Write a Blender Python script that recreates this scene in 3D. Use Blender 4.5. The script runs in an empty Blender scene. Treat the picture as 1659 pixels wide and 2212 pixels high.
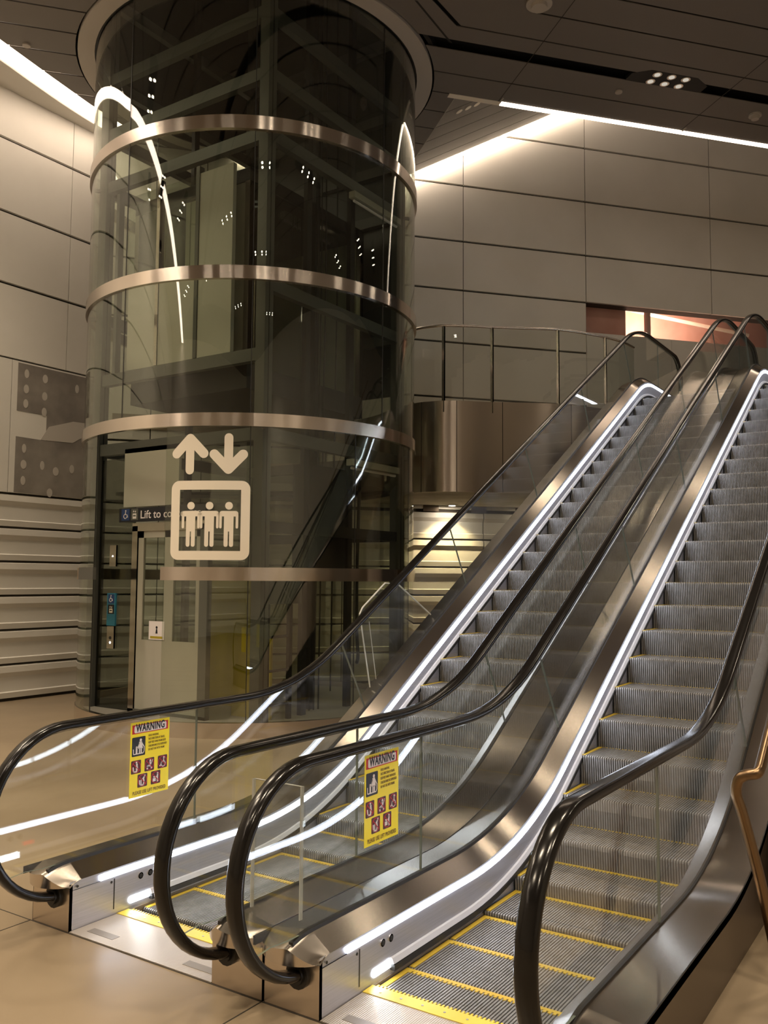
import bpy, bmesh, math, random
from mathutils import Vector, Matrix
R = math.radians
random.seed(7)
S = bpy.context.scene
COL = S.collection

# ------------------------------------------------------------------ camera
CAM = (2.3235, -3.6267, 1.8671)
F, YAW, PITCH, ROLL = 1916.6, 0.58661, 0.07578, 0.00658
fw = Vector((-math.sin(YAW)*math.cos(PITCH), math.cos(YAW)*math.cos(PITCH), math.sin(PITCH)))
rt = Vector((math.cos(YAW), math.sin(YAW), 0)); up = rt.cross(fw)
rt2 = math.cos(ROLL)*rt + math.sin(ROLL)*up; up2 = -math.sin(ROLL)*rt + math.cos(ROLL)*up
cd = bpy.data.cameras.new('camera'); cam = bpy.data.objects.new('camera', cd); COL.objects.link(cam)
m = Matrix((rt2, up2, -fw)).transposed().to_4x4(); m.translation = Vector(CAM); cam.matrix_world = m
cd.sensor_fit = 'VERTICAL'; cd.sensor_height = 36.0; cd.lens = 36.0*F/2212; cd.clip_end = 200; cd.clip_start = 0.05
S.camera = cam

# ------------------------------------------------------------------ view, world, light levels
S.view_settings.view_transform = 'Standard'; S.view_settings.look = 'None'
S.view_settings.gamma = 1.0; S.view_settings.use_curve_mapping = False
S.view_settings.exposure = 0.18
S.cycles.use_denoising = True
S.cycles.transparent_max_bounces = 40; S.cycles.max_bounces = 10
S.cycles.glossy_bounces = 6; S.cycles.diffuse_bounces = 4
S.cycles.sample_clamp_indirect = 4.0; S.cycles.sample_clamp_direct = 20.0; S.cycles.caustics_reflective = True; S.cycles.caustics_refractive = False
w = bpy.data.worlds.new('world'); S.world = w; w.use_nodes = True
w.node_tree.nodes['Background'].inputs[0].default_value = (1.0, .82, .62, 1)
w.node_tree.nodes['Background'].inputs[1].default_value = 0.010
COVE_E, LED_E, SPOT_W, LAMP_E = 17.0, 13.0, 225.0, 190.0
WARM = (1.0, .80, .62); COOL = (.80, .86, 1.0); SPOTC = (1.0, .82, .60)

# ------------------------------------------------------------------ materials
def mat(name, col=(.5,.5,.5), rough=.5, metal=0.0, coat=0.0, aniso=0.0, spec=.5):
    M = bpy.data.materials.new(name); M.use_nodes = True
    b = M.node_tree.nodes['Principled BSDF']
    b.inputs['Base Color'].default_value = (*col, 1); b.inputs['Roughness'].default_value = rough
    b.inputs['Metallic'].default_value = metal; b.inputs['Coat Weight'].default_value = coat
    b.inputs['Anisotropic'].default_value = aniso; b.inputs['Specular IOR Level'].default_value = spec
    return M
def nd(M, t, **k):
    n = M.node_tree.nodes.new(t)
    for a, b in k.items(): setattr(n, a, b)
    return n
def ln(M, a, b): M.node_tree.links.new(a, b)
def bsdf(M): return M.node_tree.nodes['Principled BSDF']
def noise_col(M, c1, c2, scale=2.0, detail=4, stretch=(1,1,1), lo=.35, hi=.65):
    tc = nd(M,'ShaderNodeTexCoord'); mp = nd(M,'ShaderNodeMapping'); mp.inputs['Scale'].default_value = stretch
    n = nd(M,'ShaderNodeTexNoise'); n.inputs['Scale'].default_value = scale; n.inputs['Detail'].default_value = detail
    cr = nd(M,'ShaderNodeValToRGB'); e = cr.color_ramp.elements
    e[0].position = lo; e[1].position = hi; e[0].color = (*c1,1); e[1].color = (*c2,1)
    ln(M,tc.outputs['Object'],mp.inputs[0]); ln(M,mp.outputs[0],n.inputs['Vector']); ln(M,n.outputs['Fac'],cr.inputs[0])
    ln(M,cr.outputs[0],bsdf(M).inputs['Base Color']); return n
def brushed(name, c1, c2, rough=.25, stretch=(1,1,60), aniso=.5, bump=.02):
    M = mat(name, c1, rough, 1.0, aniso=aniso)
    if bump <= 0: return M
    n = noise_col(M, c1, c2, 3.0, 3, stretch)
    bp = nd(M,'ShaderNodeBump'); bp.inputs['Strength'].default_value = bump; bp.inputs['Distance'].default_value = .01
    ln(M,n.outputs['Fac'],bp.inputs['Height']); ln(M,bp.outputs[0],bsdf(M).inputs['Normal'])
    return M
def emis(name, col, e):
    M = bpy.data.materials.new(name); M.use_nodes = True; M.node_tree.nodes.clear()
    o = nd(M,'ShaderNodeOutputMaterial'); n = nd(M,'ShaderNodeEmission')
    n.inputs[0].default_value = (*col,1); n.inputs[1].default_value = e; ln(M,n.outputs[0],o.inputs[0]); return M
def glass(name, tint, f0=.045, rough=0.0, refl=(1,1,1)):
    # architectural sheet glass: clear body with a Schlick reflection
    M = bpy.data.materials.new(name); M.use_nodes = True; M.node_tree.nodes.clear()
    o = nd(M,'ShaderNodeOutputMaterial'); t = nd(M,'ShaderNodeBsdfTransparent'); g = nd(M,'ShaderNodeBsdfGlossy')
    t.inputs[0].default_value = (*tint,1); g.inputs[0].default_value = (*refl,1); g.inputs['Roughness'].default_value = rough
    lw = nd(M,'ShaderNodeLayerWeight'); lw.inputs[0].default_value = .5
    p = nd(M,'ShaderNodeMath', operation='POWER'); p.inputs[1].default_value = 5.0
    ma = nd(M,'ShaderNodeMath', operation='MULTIPLY_ADD'); ma.inputs[1].default_value = 1-f0; ma.inputs[2].default_value = f0
    mx = nd(M,'ShaderNodeMixShader')
    ln(M,lw.outputs['Facing'],p.inputs[0]); ln(M,p.outputs[0],ma.inputs[0]); ln(M,ma.outputs[0],mx.inputs[0])
    ln(M,t.outputs[0],mx.inputs[1]); ln(M,g.outputs[0],mx.inputs[2]); ln(M,mx.outputs[0],o.inputs[0]); return M

def anis(M, axis):
    # brushing runs along cross(axis, surface normal); highlights stretch across it
    g = nd(M,'ShaderNodeNewGeometry'); c = nd(M,'ShaderNodeVectorMath', operation='CROSS_PRODUCT'); c.inputs[0].default_value = axis
    ln(M,g.outputs['Normal'],c.inputs[1]); ln(M,c.outputs[0],bsdf(M).inputs['Tangent']); bsdf(M).inputs['Anisotropic Rotation'].default_value = .25
M_steel = brushed('brushed_steel', (.65,.58,.51), (.68,.61,.54), .19, (60,1,60), 1.0, .0); anis(M_steel,(1,0,0))
M_band  = brushed('band_steel', (.73,.65,.58), (.76,.68,.61), .17, (1,1,60), 1.0, .0); anis(M_band,(.02,.03,1))
M_fascia= brushed('fascia_steel', (.52,.45,.39), (.58,.51,.45), .30, (40,40,1), 1.0, .0); anis(M_fascia,(0,0,1))
M_plate2= mat('plate_slot', (.30,.27,.24), .4, .5)
M_polish= mat('plain_steel', (.60,.54,.48), .22, 1.0)
M_skirt = brushed('skirt_steel', (.42,.42,.46), (.48,.48,.53), .36, (60,1,60)); bsdf(M_skirt).inputs['Metallic'].default_value = .55
M_dark  = mat('black_seal', (.012,.011,.010), .45)
M_black = mat('black_paint', (.010,.009,.008), .6)
M_rubber= mat('handrail_rubber', (.007,.006,.0055), .16, coat=0, spec=.4); bsdf(M_rubber).inputs['Coat Roughness'].default_value = .06
M_step  = mat('step_alloy', (.25,.238,.225), .45, .5)
noise_col(M_step, (.215,.203,.19), (.285,.27,.255), 14, 4)
M_groove= mat('step_groove', (.05,.048,.046), .7)
M_yellow= mat('safety_yellow', (.52,.36,.03), .5)
M_comb  = mat('comb_yellow', (.72,.55,.06), .4)
M_white = mat('white_strip', (.50,.50,.53), .5)
M_plate = mat('landing_plate_alloy', (.56,.50,.43), .38, .6)
def grooves(M, axis_scale, rot=0, strength=.35):
    tc = nd(M,'ShaderNodeTexCoord'); wv = nd(M,'ShaderNodeTexWave', bands_direction='X'); wv.inputs['Scale'].default_value = axis_scale
    bp = nd(M,'ShaderNodeBump'); bp.inputs['Strength'].default_value = strength; bp.inputs['Distance'].default_value = .003
    ln(M,tc.outputs['Object'],wv.inputs['Vector']); ln(M,wv.outputs['Fac'],bp.inputs['Height']); ln(M,bp.outputs[0],bsdf(M).inputs['Normal'])
grooves(M_plate, 30)
M_led   = emis('cool_led', COOL, LED_E)
M_lamp  = emis('oval_lamp', (.9,.95,1.0), 16.0)
M_red   = emis('red_indicator', (1.0,.05,.05), 2.0)
M_cove  = emis('warm_cove', WARM, COVE_E)
M_cove3 = emis('warm_wall_strip', WARM, 9.5)
M_cove2 = emis('warm_edge_strip', WARM, 7.0)
M_lensq = emis('dim_lens', (1.0,.9,.75), .5)
M_lens  = emis('downlight_lens', (1.0,.86,.66), LAMP_E)
M_lensd = mat('downlight_reflector', (.8,.76,.68), .2, 1.0)
M_glass = glass('clear_glass', (.955,.97,.955), .05)
M_gedge = mat('glass_edge', (.16,.19,.17), .15)
M_lglass= glass('lift_glass', (.86,.885,.84), .075)
M_dglass= glass('dark_glass', (.50,.51,.47), .06)
M_aedge = mat('acrylic_edge', (.55,.55,.53), .2)
M_acryl = glass('acrylic', (.97,.97,.96), .04)
M_wall  = mat('wall_panel', (.66,.63,.57), .55); noise_col(M_wall, (.635,.605,.545), (.685,.655,.595), .9, 4)
M_gap   = mat('panel_gap', (.035,.028,.02), .7)
M_patchd= mat('bare_board', (.22,.195,.17), .8); noise_col(M_patchd, (.17,.15,.13), (.29,.26,.225), 1.6, 5)
M_patchl= mat('filler_patch', (.46,.42,.37), .8)
M_pink  = mat('pink_plasterboard', (.52,.28,.22), .8); noise_col(M_pink, (.48,.25,.195), (.58,.34,.28), 1.2, 3)
M_ceil  = mat('ceiling_slat', (.155,.137,.12), .5)
M_collar= mat('collar_grey', (.42,.38,.33), .5)
M_frame = mat('lift_frame_grey', (.11,.11,.10), .5, .3)
M_pale  = mat('lift_pale_panel', (.42,.40,.34), .5)
M_dkpan = mat('lift_dark_panel', (.05,.05,.045), .4)
M_bronze= mat('bronze', (.25,.165,.095), .28, 1.0)
M_brown = mat('stair_cladding', (.10,.072,.05), .3, .4)
M_grey  = mat('stair_stone', (.30,.27,.25), .5)
M_decal = mat('decal_cream', (.88,.80,.67), .6)
M_ply   = mat('yellow_board', (.42,.33,.02), .6)
M_sgny  = mat('sign_yellow', (.95,.80,.01), .35)
M_sgnr  = mat('sign_red', (.55,.015,.02), .4)
M_sgnw  = mat('sign_white', (.82,.76,.78), .4)
M_sgnk  = mat('sign_black', (.012,.012,.02), .4)
M_sgnm  = mat('sign_maroon', (.07,.01,.015), .4)
M_blue  = mat('sign_blue', (.02,.05,.17), .4)
M_cyan  = mat('sign_cyan', (.03,.19,.30), .4)
M_arrow = emis('call_light', (1,1,1), 3.0)
# floor stone
M_floor = mat('floor_stone', (.46,.37,.27), .30)
noise_col(M_floor, (.205,.155,.10), (.30,.235,.16), .8, 8, (1,1,1), .3, .7)
rn = nd(M_floor,'ShaderNodeTexNoise'); rn.inputs['Scale'].default_value = 2.5
rm = nd(M_floor,'ShaderNodeMapRange'); rm.inputs['To Min'].default_value = .26; rm.inputs['To Max'].default_value = .42
ln(M_floor,rn.outputs['Fac'],rm.inputs[0]); ln(M_floor,rm.outputs[0],bsdf(M_floor).inputs['Roughness'])

# ------------------------------------------------------------------ mesh helpers
class MB:
    def __init__(s): s.v=[]; s.f=[]; s.m=[]; s.mats=[]
    def mi(s, m):
        if m not in s.mats: s.mats.append(m)
        return s.mats.index(m)
    def add(s, vs, fs, m):
        o=len(s.v); s.v+= [tuple(p) for p in vs]; k=s.mi(m)
        for f in fs: s.f.append([i+o for i in f]); s.m.append(k)
    def box(s, a, b, m):
        x0,y0,z0=a; x1,y1,z1=b
        s.add([(x0,y0,z0),(x1,y0,z0),(x1,y1,z0),(x0,y1,z0),(x0,y0,z1),(x1,y0,z1),(x1,y1,z1),(x0,y1,z1)],
              [(0,3,2,1),(4,5,6,7),(0,1,5,4),(1,2,6,5),(2,3,7,6),(3,0,4,7)], m)
    def obox(s, o, ux, uy, uz, m):
        o,ux,uy,uz=map(Vector,(o,ux,uy,uz))
        s.add([o,o+ux,o+ux+uy,o+uy,o+uz,o+ux+uz,o+ux+uy+uz,o+uy+uz],
              [(0,3,2,1),(4,5,6,7),(0,1,5,4),(1,2,6,5),(2,3,7,6),(3,0,4,7)], m)
    def prism(s, pts, d, m):      # planar polygon pushed along d
        n=len(pts); d=Vector(d); P=[Vector(p) for p in pts]
        s.add(P+[p+d for p in P], [list(range(n))[::-1], list(range(n,2*n))]+[(i,(i+1)%n,n+(i+1)%n,n+i) for i in range(n)], m)
    def poly(s, pts, m): s.add(pts,[list(range(len(pts)))],m)
    def ribbon(s, rails, m, close=False):   # rails: list of polylines of equal length
        n=len(rails[0]); k=len(rails); vs=[p for r in rails for p in r]; fs=[]
        for j in range(k if close else k-1):
            a=j*n; b=((j+1)%k)*n
            for i in range(n-1): fs.append((a+i,a+i+1,b+i+1,b+i))
        if close: fs.append([j*n for j in range(k)]); fs.append([j*n+n-1 for j in range(k)][::-1])
        s.add(vs,fs,m)
    def tube(s, path, r, m, n=10, cap=True, sx=1.0):
        P=[Vector(p) for p in path]; rings=[]; prev=None
        for i,p in enumerate(P):
            t=(P[min(i+1,len(P)-1)]-P[max(i-1,0)]).normalized()
            if prev is None:
                a=Vector((1,0,0)) if abs(t.x)<.9 else Vector((0,0,1)); u=(a-t*a.dot(t)).normalized()
            else: u=(prev-t*prev.dot(t)).normalized()
            prev=u; v=t.cross(u)
            rings.append([p+u*(r*sx*math.cos(2*math.pi*k/n))+v*(r*math.sin(2*math.pi*k/n)) for k in range(n)])
        vs=[q for g in rings for q in g]; fs=[]
        for i in range(len(P)-1):
            for k in range(n): fs.append((i*n+k,i*n+(k+1)%n,(i+1)*n+(k+1)%n,(i+1)*n+k))
        if cap: fs.append(list(range(n))[::-1]); fs.append([(len(P)-1)*n+k for k in range(n)])
        s.add(vs,fs,m)
    def disc(s, c, r, ax, m, h=.004, n=20, ry=None):   # thin cylinder, axis ax
        ax=Vector(ax).normalized(); a=Vector((0,0,1)) if abs(ax.z)<.9 else Vector((1,0,0))
        v=(a-ax*a.dot(ax)).normalized(); u=v.cross(ax); ry=ry or r; c=Vector(c)
        s.prism([c+u*(r*math.cos(2*math.pi*k/n))+v*(ry*math.sin(2*math.pi*k/n)) for k in range(n)], ax*h, m)
    def arcband(s, c, r0, r1, a0, a1, z0, z1, m, n=None, frame=None):
        n=n or max(2,int(abs(a1-a0)/3)); rails=[[],[],[],[]]
        for i in range(n+1):
            a=R(a0+(a1-a0)*i/n); d=frame(a)
            for q,(r,z) in enumerate(((r0,z0),(r1,z0),(r1,z1),(r0,z1))): rails[q].append((c[0]+d[0]*r,c[1]+d[1]*r,z))
        s.ribbon(rails,m,True)
    def obj(s, name, parent=None, smooth=None):
        me=bpy.data.meshes.new(name); me.from_pydata(s.v,[],s.f); 
        for m_ in s.mats: me.materials.append(m_)
        me.polygons.foreach_set('material_index', s.m)
        bm=bmesh.new(); bm.from_mesh(me); bmesh.ops.recalc_face_normals(bm,faces=bm.faces)
        bm.to_mesh(me); bm.free()
        if smooth: 
            me.polygons.foreach_set('use_smooth',[True]*len(me.polygons))
            me.set_sharp_from_angle(angle=R(smooth))
        me.update()
        o=bpy.data.objects.new(name,me); COL.objects.link(o)
        if parent: o.parent=parent; o.matrix_parent_inverse=Matrix.Translation(-Vector(parent.location)) if parent.location.length else Matrix()
        return o
def tag(o, label=None, cat=None, group=None, kind=None):
    for k,v in (('label',label),('category',cat),('group',group),('kind',kind)):
        if v: o[k]=v
    return o
def thing(name, label, cat, loc=(0,0,0), group=None):
    o=bpy.data.objects.new(name,None); COL.objects.link(o); o.location=loc; o.empty_display_size=.1
    return tag(o,label,cat,group)
def struct(mb, name, smooth=None, label=None, cat=None):
    return tag(mb.obj(name,None,smooth), label, cat, None, 'structure')
def text_mesh(name, body, size, m, parent, mw, bold=0.0, spacing=1.0, ext=.0006, align='LEFT', squeeze=None):
    c=bpy.data.curves.new('lettering','FONT'); c.body=body; c.size=size; c.extrude=ext; c.offset=bold; c.space_character=spacing
    c.align_x=align; c.resolution_u=3
    t=bpy.data.objects.new('lettering_curve',c); COL.objects.link(t)
    dg=bpy.context.evaluated_depsgraph_get(); me=bpy.data.meshes.new_from_object(t.evaluated_get(dg))
    bpy.data.objects.remove(t); bpy.data.curves.remove(c)
    if squeeze:   # fit the width
        xs=[v.co.x for v in me.vertices]; k=squeeze/(max(xs)-min(xs))
        for v in me.vertices: v.co.x*=k
    me.materials.clear(); me.materials.append(m); me.name=name
    o=bpy.data.objects.new(name,me); COL.objects.link(o); me.transform(mw)
    if parent: o.parent=parent; o.matrix_parent_inverse=Matrix.Translation(-Vector(parent.location))
    return o

# wall coordinates: a along the back wall, p away from the camera's foot
EX, EY = .656, .755
def W(a, p, z): return (CAM[0]+a*EX-p*EY, CAM[1]+a*EY+p*EX, z)
PW = 15.6; ZC = 9.35; PE = 12.45; AF = 4.55; SL = .55
LC = (-6.39, 6.02); LR = 2.346
TH0 = math.atan2(.742, .670)
def lf(a):   # lift angle 0 faces the camera, positive towards the escalators
    v=(.6703,-.7421); e=(.7421,.6703); return (math.cos(a)*v[0]+math.sin(a)*e[0], math.cos(a)*v[1]+math.sin(a)*e[1])
ZT = 4.65

# ================================================================== SETTING
# floor
mb=MB()
PITS=((-1.715,-.685),(-.05,.98))
for x0,x1 in ((-10.6,-1.715),(-.685,-.05),(.98,9)): mb.box((x0,-14,-.3),(x1,8.8,0.0),M_floor)
for x0,x1 in PITS: mb.box((x0,-14,-.3),(x1,-.50,0.0),M_floor); mb.box((x0,3.2,-.3),(x1,8.8,0.0),M_floor)
mb.prism([(-10.6,8.8,-.3),(9,8.8,-.3),(9,21,-.3),(4,21,-.3),(-10.6,9.5,-.3)],(0,0,.3),M_floor)
for x in (-7.034,-5.369,-3.704,-2.039,-.374,1.291,2.956): mb.box((x-.003,-14,-.002),(x+.003,-.52,.0015),M_gap)
for y in (-.523,-1.32,-2.12,-2.92,-3.72,-4.52): mb.box((-10,y-.003,-.002),(9,y+.003,.0015),M_gap)
for y in (1.08,2.68): mb.box((1.45,y-.003,-.002),(9,y+.003,.0015),M_gap)
struct(mb,'floor')

# back wall: banded plinth below the landing, flat panels above
def band_profile(z0): return [(.0,z0+.015),(.045,z0+.018),(.055,z0+.10),(.030,z0+.115),(.030,z0+.33),(.065,z0+.40),(.060,z0+.49),(.0,z0+.505)]
mb=MB(); A0,A1=-.75,15.5
mb.prism([W(A0,PW+.06,0),W(8.47,PW+.06,0),W(8.47,PW+.3,0),W(A0,PW+.3,0)],(0,0,13.8),M_gap)
mb.prism([W(8.47,PW+.06,0),W(A1,PW+.06,0),W(A1,PW+.3,0),W(8.47,PW+.3,0)],(0,0,6.76),M_gap)
mb.prism([W(8.47,PW+.06,7.40),W(A1,PW+.06,7.40),W(A1,PW+.3,7.40),W(8.47,PW+.3,7.40)],(0,0,6.4),M_gap)
for k in range(6):
    z0=.03+k*.518
    for a0,a1 in ((-.6,2.0),(2.02,6.24),(6.26,9.0)):
        pr=band_profile(z0); mb.ribbon([[W(a0,PW+.06-o,z),W(a1,PW+.06-o,z)] for o,z in pr],M_wall,True)
def panel(a0,a1,z0,z1,m=M_wall): mb.prism([W(a0+.008,PW,z0+.02),W(a1-.008,PW,z0+.02),W(a1-.008,PW+.07,z0+.02),W(a0+.008,PW+.07,z0+.02)],(0,0,z1-z0-.04),m)
zs=[4.20,5.30,6.36,7.385,8.345,9.45,10.56,11.66,12.75,13.8]; av=[-.62,1.0,3.2,5.84,8.44,11.33,14.2,15.5]
for i in range(len(av)-1):
    for j in range(len(zs)-1):
        if av[i]>=8.4 and zs[j]<7.38: continue
        panel(av[i],av[i+1],zs[j],zs[j+1])
    if av[i]<8.4: panel(av[i],av[i+1],3.16,4.20, M_wall)
for a0,a1 in ((8.44,10.35),(10.35,12.6),(12.6,15.5)):
    mb.prism([W(a0,PW-.02,4.65),W(a1-.004,PW-.02,4.65),W(a1-.004,PW+.03,4.65),W(a0,PW+.03,4.65)],(0,0,2.13),M_wall)
for a0,a1 in ((5.05,5.35),(6.0,6.3),(6.9,7.2)): mb.prism([W(a0,PW-.012,3.13),W(a1,PW-.012,3.13),W(a1,PW+.02,3.13),W(a0,PW+.02,3.13)],(0,0,.3),M_brown)
struct(mb,'wall_back')

# unfinished room behind the opening
mb=MB()
mb.prism([W(8.2,PW+3.2,6.4),W(15.5,PW+3.2,6.4),W(15.5,PW+3.3,6.4),W(8.2,PW+3.3,6.4)],(0,0,3.0),M_pink)
mb.prism([W(8.2,PW+.3,6.4),W(8.3,PW+.3,6.4),W(8.3,PW+3.3,6.4),W(8.2,PW+3.3,6.4)],(0,0,3.0),M_pink)
mb.prism([W(8.45,PW+.31,6.4),W(9.5,PW+.31,6.4),W(9.5,PW+.36,6.4),W(8.45,PW+.36,6.4)],(0,0,1.5),M_pink)
mb.prism([W(8.2,PW+.3,8.6),W(15.5,PW+.3,8.6),W(15.5,PW+3.3,8.6),W(8.2,PW+3.3,8.6)],(0,0,.1),M_pink)
mb.prism([W(8.2,PW+.3,6.3),W(15.5,PW+.3,6.3),W(15.5,PW+3.3,6.3),W(8.2,PW+3.3,6.3)],(0,0,.1),M_grey)
struct(mb,'wall_pink')
# left wall
XL=-9.85; mb=MB(); mb.box((XL-.3,-14,0),(XL-.06,6.35,10.4),M_gap)
for k in range(6):
    z0=.03+k*.518
    for y0,y1 in ((-14,-6.0),(-5.98,1.0),(1.02,6.12)):
        mb.ribbon([[(XL-.06+o,y0,z),(XL-.06+o,y1,z)] for o,z in band_profile(z0)],M_wall,True)
zl=[3.14,5.20,6.35,7.46,8.60,10.4]; ylj=[-14,-10,-6.2,-2.4,1.5,5.33,6.12]; yl2=[-14,-10.6,-7.2,-3.6,.6,4.37,6.12]
for j in range(len(zl)-1):
    yy=yl2 if j==0 else ylj
    for i in range(len(yy)-1): mb.box((XL-.07,yy[i]+.006,zl[j]+(.012 if j==0 else .022)),(XL,yy[i+1]-.006,zl[j+1]-(.006 if j==0 else .022)),M_wall)
for (y0,y1,z0,z1) in ((4.47,6.1,4.42,5.17),(4.47,6.1,3.16,4.02),(5.0,6.1,4.02,4.42)):
    mb.box((XL-.01,y0,z0),(XL+.004,y1,z1),M_patchd)
mb.prism([(XL+.002,4.9,4.02),(XL+.002,5.5,4.05),(XL+.002,6.1,4.42),(XL+.002,5.5,4.40),(XL+.002,5.05,4.25)],(.005,0,0),M_patchl)
rs=random.Random(3)
for (y,z) in ((4.62,5.02),(4.62,4.78),(4.62,4.55),(4.95,5.0),(4.95,4.72),(5.55,4.95),(4.62,3.85),(4.62,3.6),(4.62,3.35),(4.95,3.62),(5.2,3.55),(5.5,3.62),(5.1,3.2),(4.95,4.47)):
    mb.disc((XL+.004,y,z),.045*rs.uniform(.8,1.2),(1,0,0),M_patchl,.003,14,.07)
struct(mb,'wall_left')
# enclosing walls behind the viewer
mb=MB(); mb.box((-10.6,-14.3,0),(9.3,-14,9.6),M_wall); struct(mb,'wall_behind')
mb=MB(); mb.box((9,-14,0),(9.3,21,9.6),M_wall); struct(mb,'wall_right')

# ceiling of long slats; the black service channel bends beside the lift
def bend(p): return 3.31+(11.2-p)*1.75 if p>10.3 else 4.885+(10.3-p)*1.1
D45=(-.755,-.656)
mb=MB(); G=.030; H=.012
def slat(p0,p1):
    q0,q1=p0+G/2,p1-G/2
    pts=[(15.5,q0),(bend(q0),q0),(bend(q0)+D45[0]*16,q0+D45[1]*16),(bend(q1)+D45[0]*16,q1+D45[1]*16),(bend(q1),q1),(15.5,q1)]
    mb.prism([W(a,p,ZC) for a,p in pts],(0,0,H),M_ceil)
ps=[11.14,10.815,10.27]+[10.27-.54*k for k in range(1,7)]
for i in range(len(ps)-1): slat(ps[i+1],ps[i])
p=ps[-1]
mb.prism([W(a,q,ZC) for a,q in ((15.5,-11),(15.5,p),(bend(p),p),(bend(p)+D45[0]*16,p+D45[1]*16),(-16,-11))],(0,0,H),M_ceil)
# beyond the channel
pq=[11.42,11.93,12.44]
for p0,p1 in ((11.34,11.92),(11.92,12.44)):
    mb.prism([W(a,q,ZC) for a,q in ((15.5,p0+G/2),(15.5,p1-G/2),(AF+.1,p1-G/2),(-14,p1-G/2),(-14,p0+G/2))],(0,0,H),M_ceil)
for p0,p1 in ((12.44,12.98),(12.98,13.52),(13.52,14.06),(14.06,14.6),(14.6,15.14),(15.14,15.45)):
    mb.prism([W(a,q,ZC) for a,q in ((AF,p0+G/2),(AF,p1-G/2),(-14,p1-G/2),(-14,p0+G/2))],(0,0,H),M_ceil)
# panels on the lift side of the bent channel
off=.17
b0=(bend(11.25)+D45[0]*0-.02,11.42)
for p0,p1 in ((10.80,11.34),(10.34,10.80),(9.80,10.34),(9.26,9.80),(8.72,9.26)):
    def ax(p): return bend(11.14)-.12-(11.34-p)*D45[0]/D45[1]
    mb.prism([W(a,q,ZC) for a,q in ((ax(p1-G/2),p1-G/2),(ax(p0+G/2),p0+G/2),(-14,p0+G/2),(-14,p1-G/2))],(0,0,H),M_ceil)
mb.prism([W(a,q,ZC) for a,q in ((ax(8.7),8.7),(ax(2.0),2.0),(-16,2.0),(-16,8.7))],(0,0,H),M_ceil)
# cross joints
mb.prism([W(3.25,10.47,ZC-.001),W(3.29,10.47,ZC-.001),W(4.03,11.2,ZC-.001),W(3.99,11.2,ZC-.001)],(0,0,.003),M_black)
for a in (5.24,8.5,11.77): mb.prism([W(a-.006,8,ZC-.0015),W(a+.006,8,ZC-.0015),W(a+.006,PE,ZC-.0015),W(a-.006,PE,ZC-.0015)],(0,0,.004),M_gap)
# rising slope beside the back wall
for k in range(6):
    p0=PE+.05+k*.50; p1=min(p0+.48,15.36)
    if p0<15.3:
        mb.prism([W(AF,p0,ZC),W(15.5,p0,ZC+(15.5-AF)*SL),W(15.5,p1,ZC+(15.5-AF)*SL),W(AF,p1,ZC)],(0,0,H),M_ceil)
mb.prism([W(AF,PE-.02,ZC+H),W(15.5,PE-.02,ZC+H),W(15.5,PE-.02,ZC+H+(15.5-AF)*SL),W(AF,PE-.02,ZC+H+.01)],(.02*EY,-.02*EX,0),M_ceil)
mb.prism([W(AF-.006,PE,ZC-.003),W(AF+.006,PE,ZC-.003),W(AF+.006,PW,ZC-.003),W(AF-.006,PW,ZC-.003)],(0,0,.01),M_collar)
# dark void above the slats
mb.prism([W(16,-11,ZC+.16),W(16,PE-.05,ZC+.16),W(AF,PE-.05,ZC+.16),W(AF,PW,ZC+.16),W(-15,PW,ZC+.16),W(-15,-11,ZC+.16)],(0,0,.05),M_black)
mb.prism([W(AF,PE+.04,ZC+.12),W(15.5,PE+.04,ZC+.12+(15.5-AF)*SL),W(15.5,PW+.2,ZC+.12+(15.5-AF)*SL),W(AF,PW+.2,ZC+.12)],(0,0,.05),M_black)
ceil=struct(mb,'ceiling')
# cut the ceiling back to the curved edge above the left wall and open the round hole for the lift
EDGE=[(-7.2,-14.5),(-7.9,-4),(-8.4,.8),(-8.74,3.26),(-8.93,4.2),(-9.09,5.05),(-9.2,6.0),(-9.1,6.9)]
cut=MB(); cut.prism([(x,y,8.9) for x,y in EDGE]+[(-9.4,20,8.9),(-40,20,8.9),(-40,-14.5,8.9)],(0,0,2.0),M_black)
cut.arcband(LC,.01,2.63,0,360,8.8,11.0,M_black,90,lf)
def boolean_cut(o, mbs):
    dg=None; cs=[]
    for mbx in mbs:
        c=mbx.obj('cutter'); cs.append(c); md=o.modifiers.new('cut','BOOLEAN'); md.operation='DIFFERENCE'; md.object=c; md.solver='EXACT'; md.use_self=True
    dg=bpy.context.evaluated_depsgraph_get(); dg.update()
    me=bpy.data.meshes.new_from_object(o.evaluated_get(dg)); o.modifiers.clear(); o.data=me
    for c in cs: bpy.data.objects.remove(c)
c1=MB(); c1.prism([(x,y,8.9) for x,y in EDGE]+[(-9.4,20,8.9),(-40,20,8.9),(-40,-14.5,8.9)],(0,0,2.0),M_black)
c2=MB(); c2.prism([(LC[0]+2.63*math.cos(R(4*k)),LC[1]+2.63*math.sin(R(4*k)),8.9) for k in range(90)],(0,0,2.0),M_black)
boolean_cut(ceil,[c1,c2])
# dark head of the shaft above the ceiling
mb=MB(); mb.arcband(LC,2.66,2.72,0,360,ZC+.03,12.5,M_black,60,lf); mb.prism([(LC[0]+2.72*math.cos(R(6*k)),LC[1]+2.72*math.sin(R(6*k)),12.5) for k in range(60)],(0,0,.1),M_black)
struct(mb,'ceiling_shaft',60)
mb=MB(); mb.arcband(LC,2.37,2.60,0,360,ZC-.02,ZC+.06,M_collar,90,lf); mb.arcband(LC,2.345,2.372,0,360,ZC-.01,ZC+.3,M_black,90,lf)
struct(mb,'trim_1',40)

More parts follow.
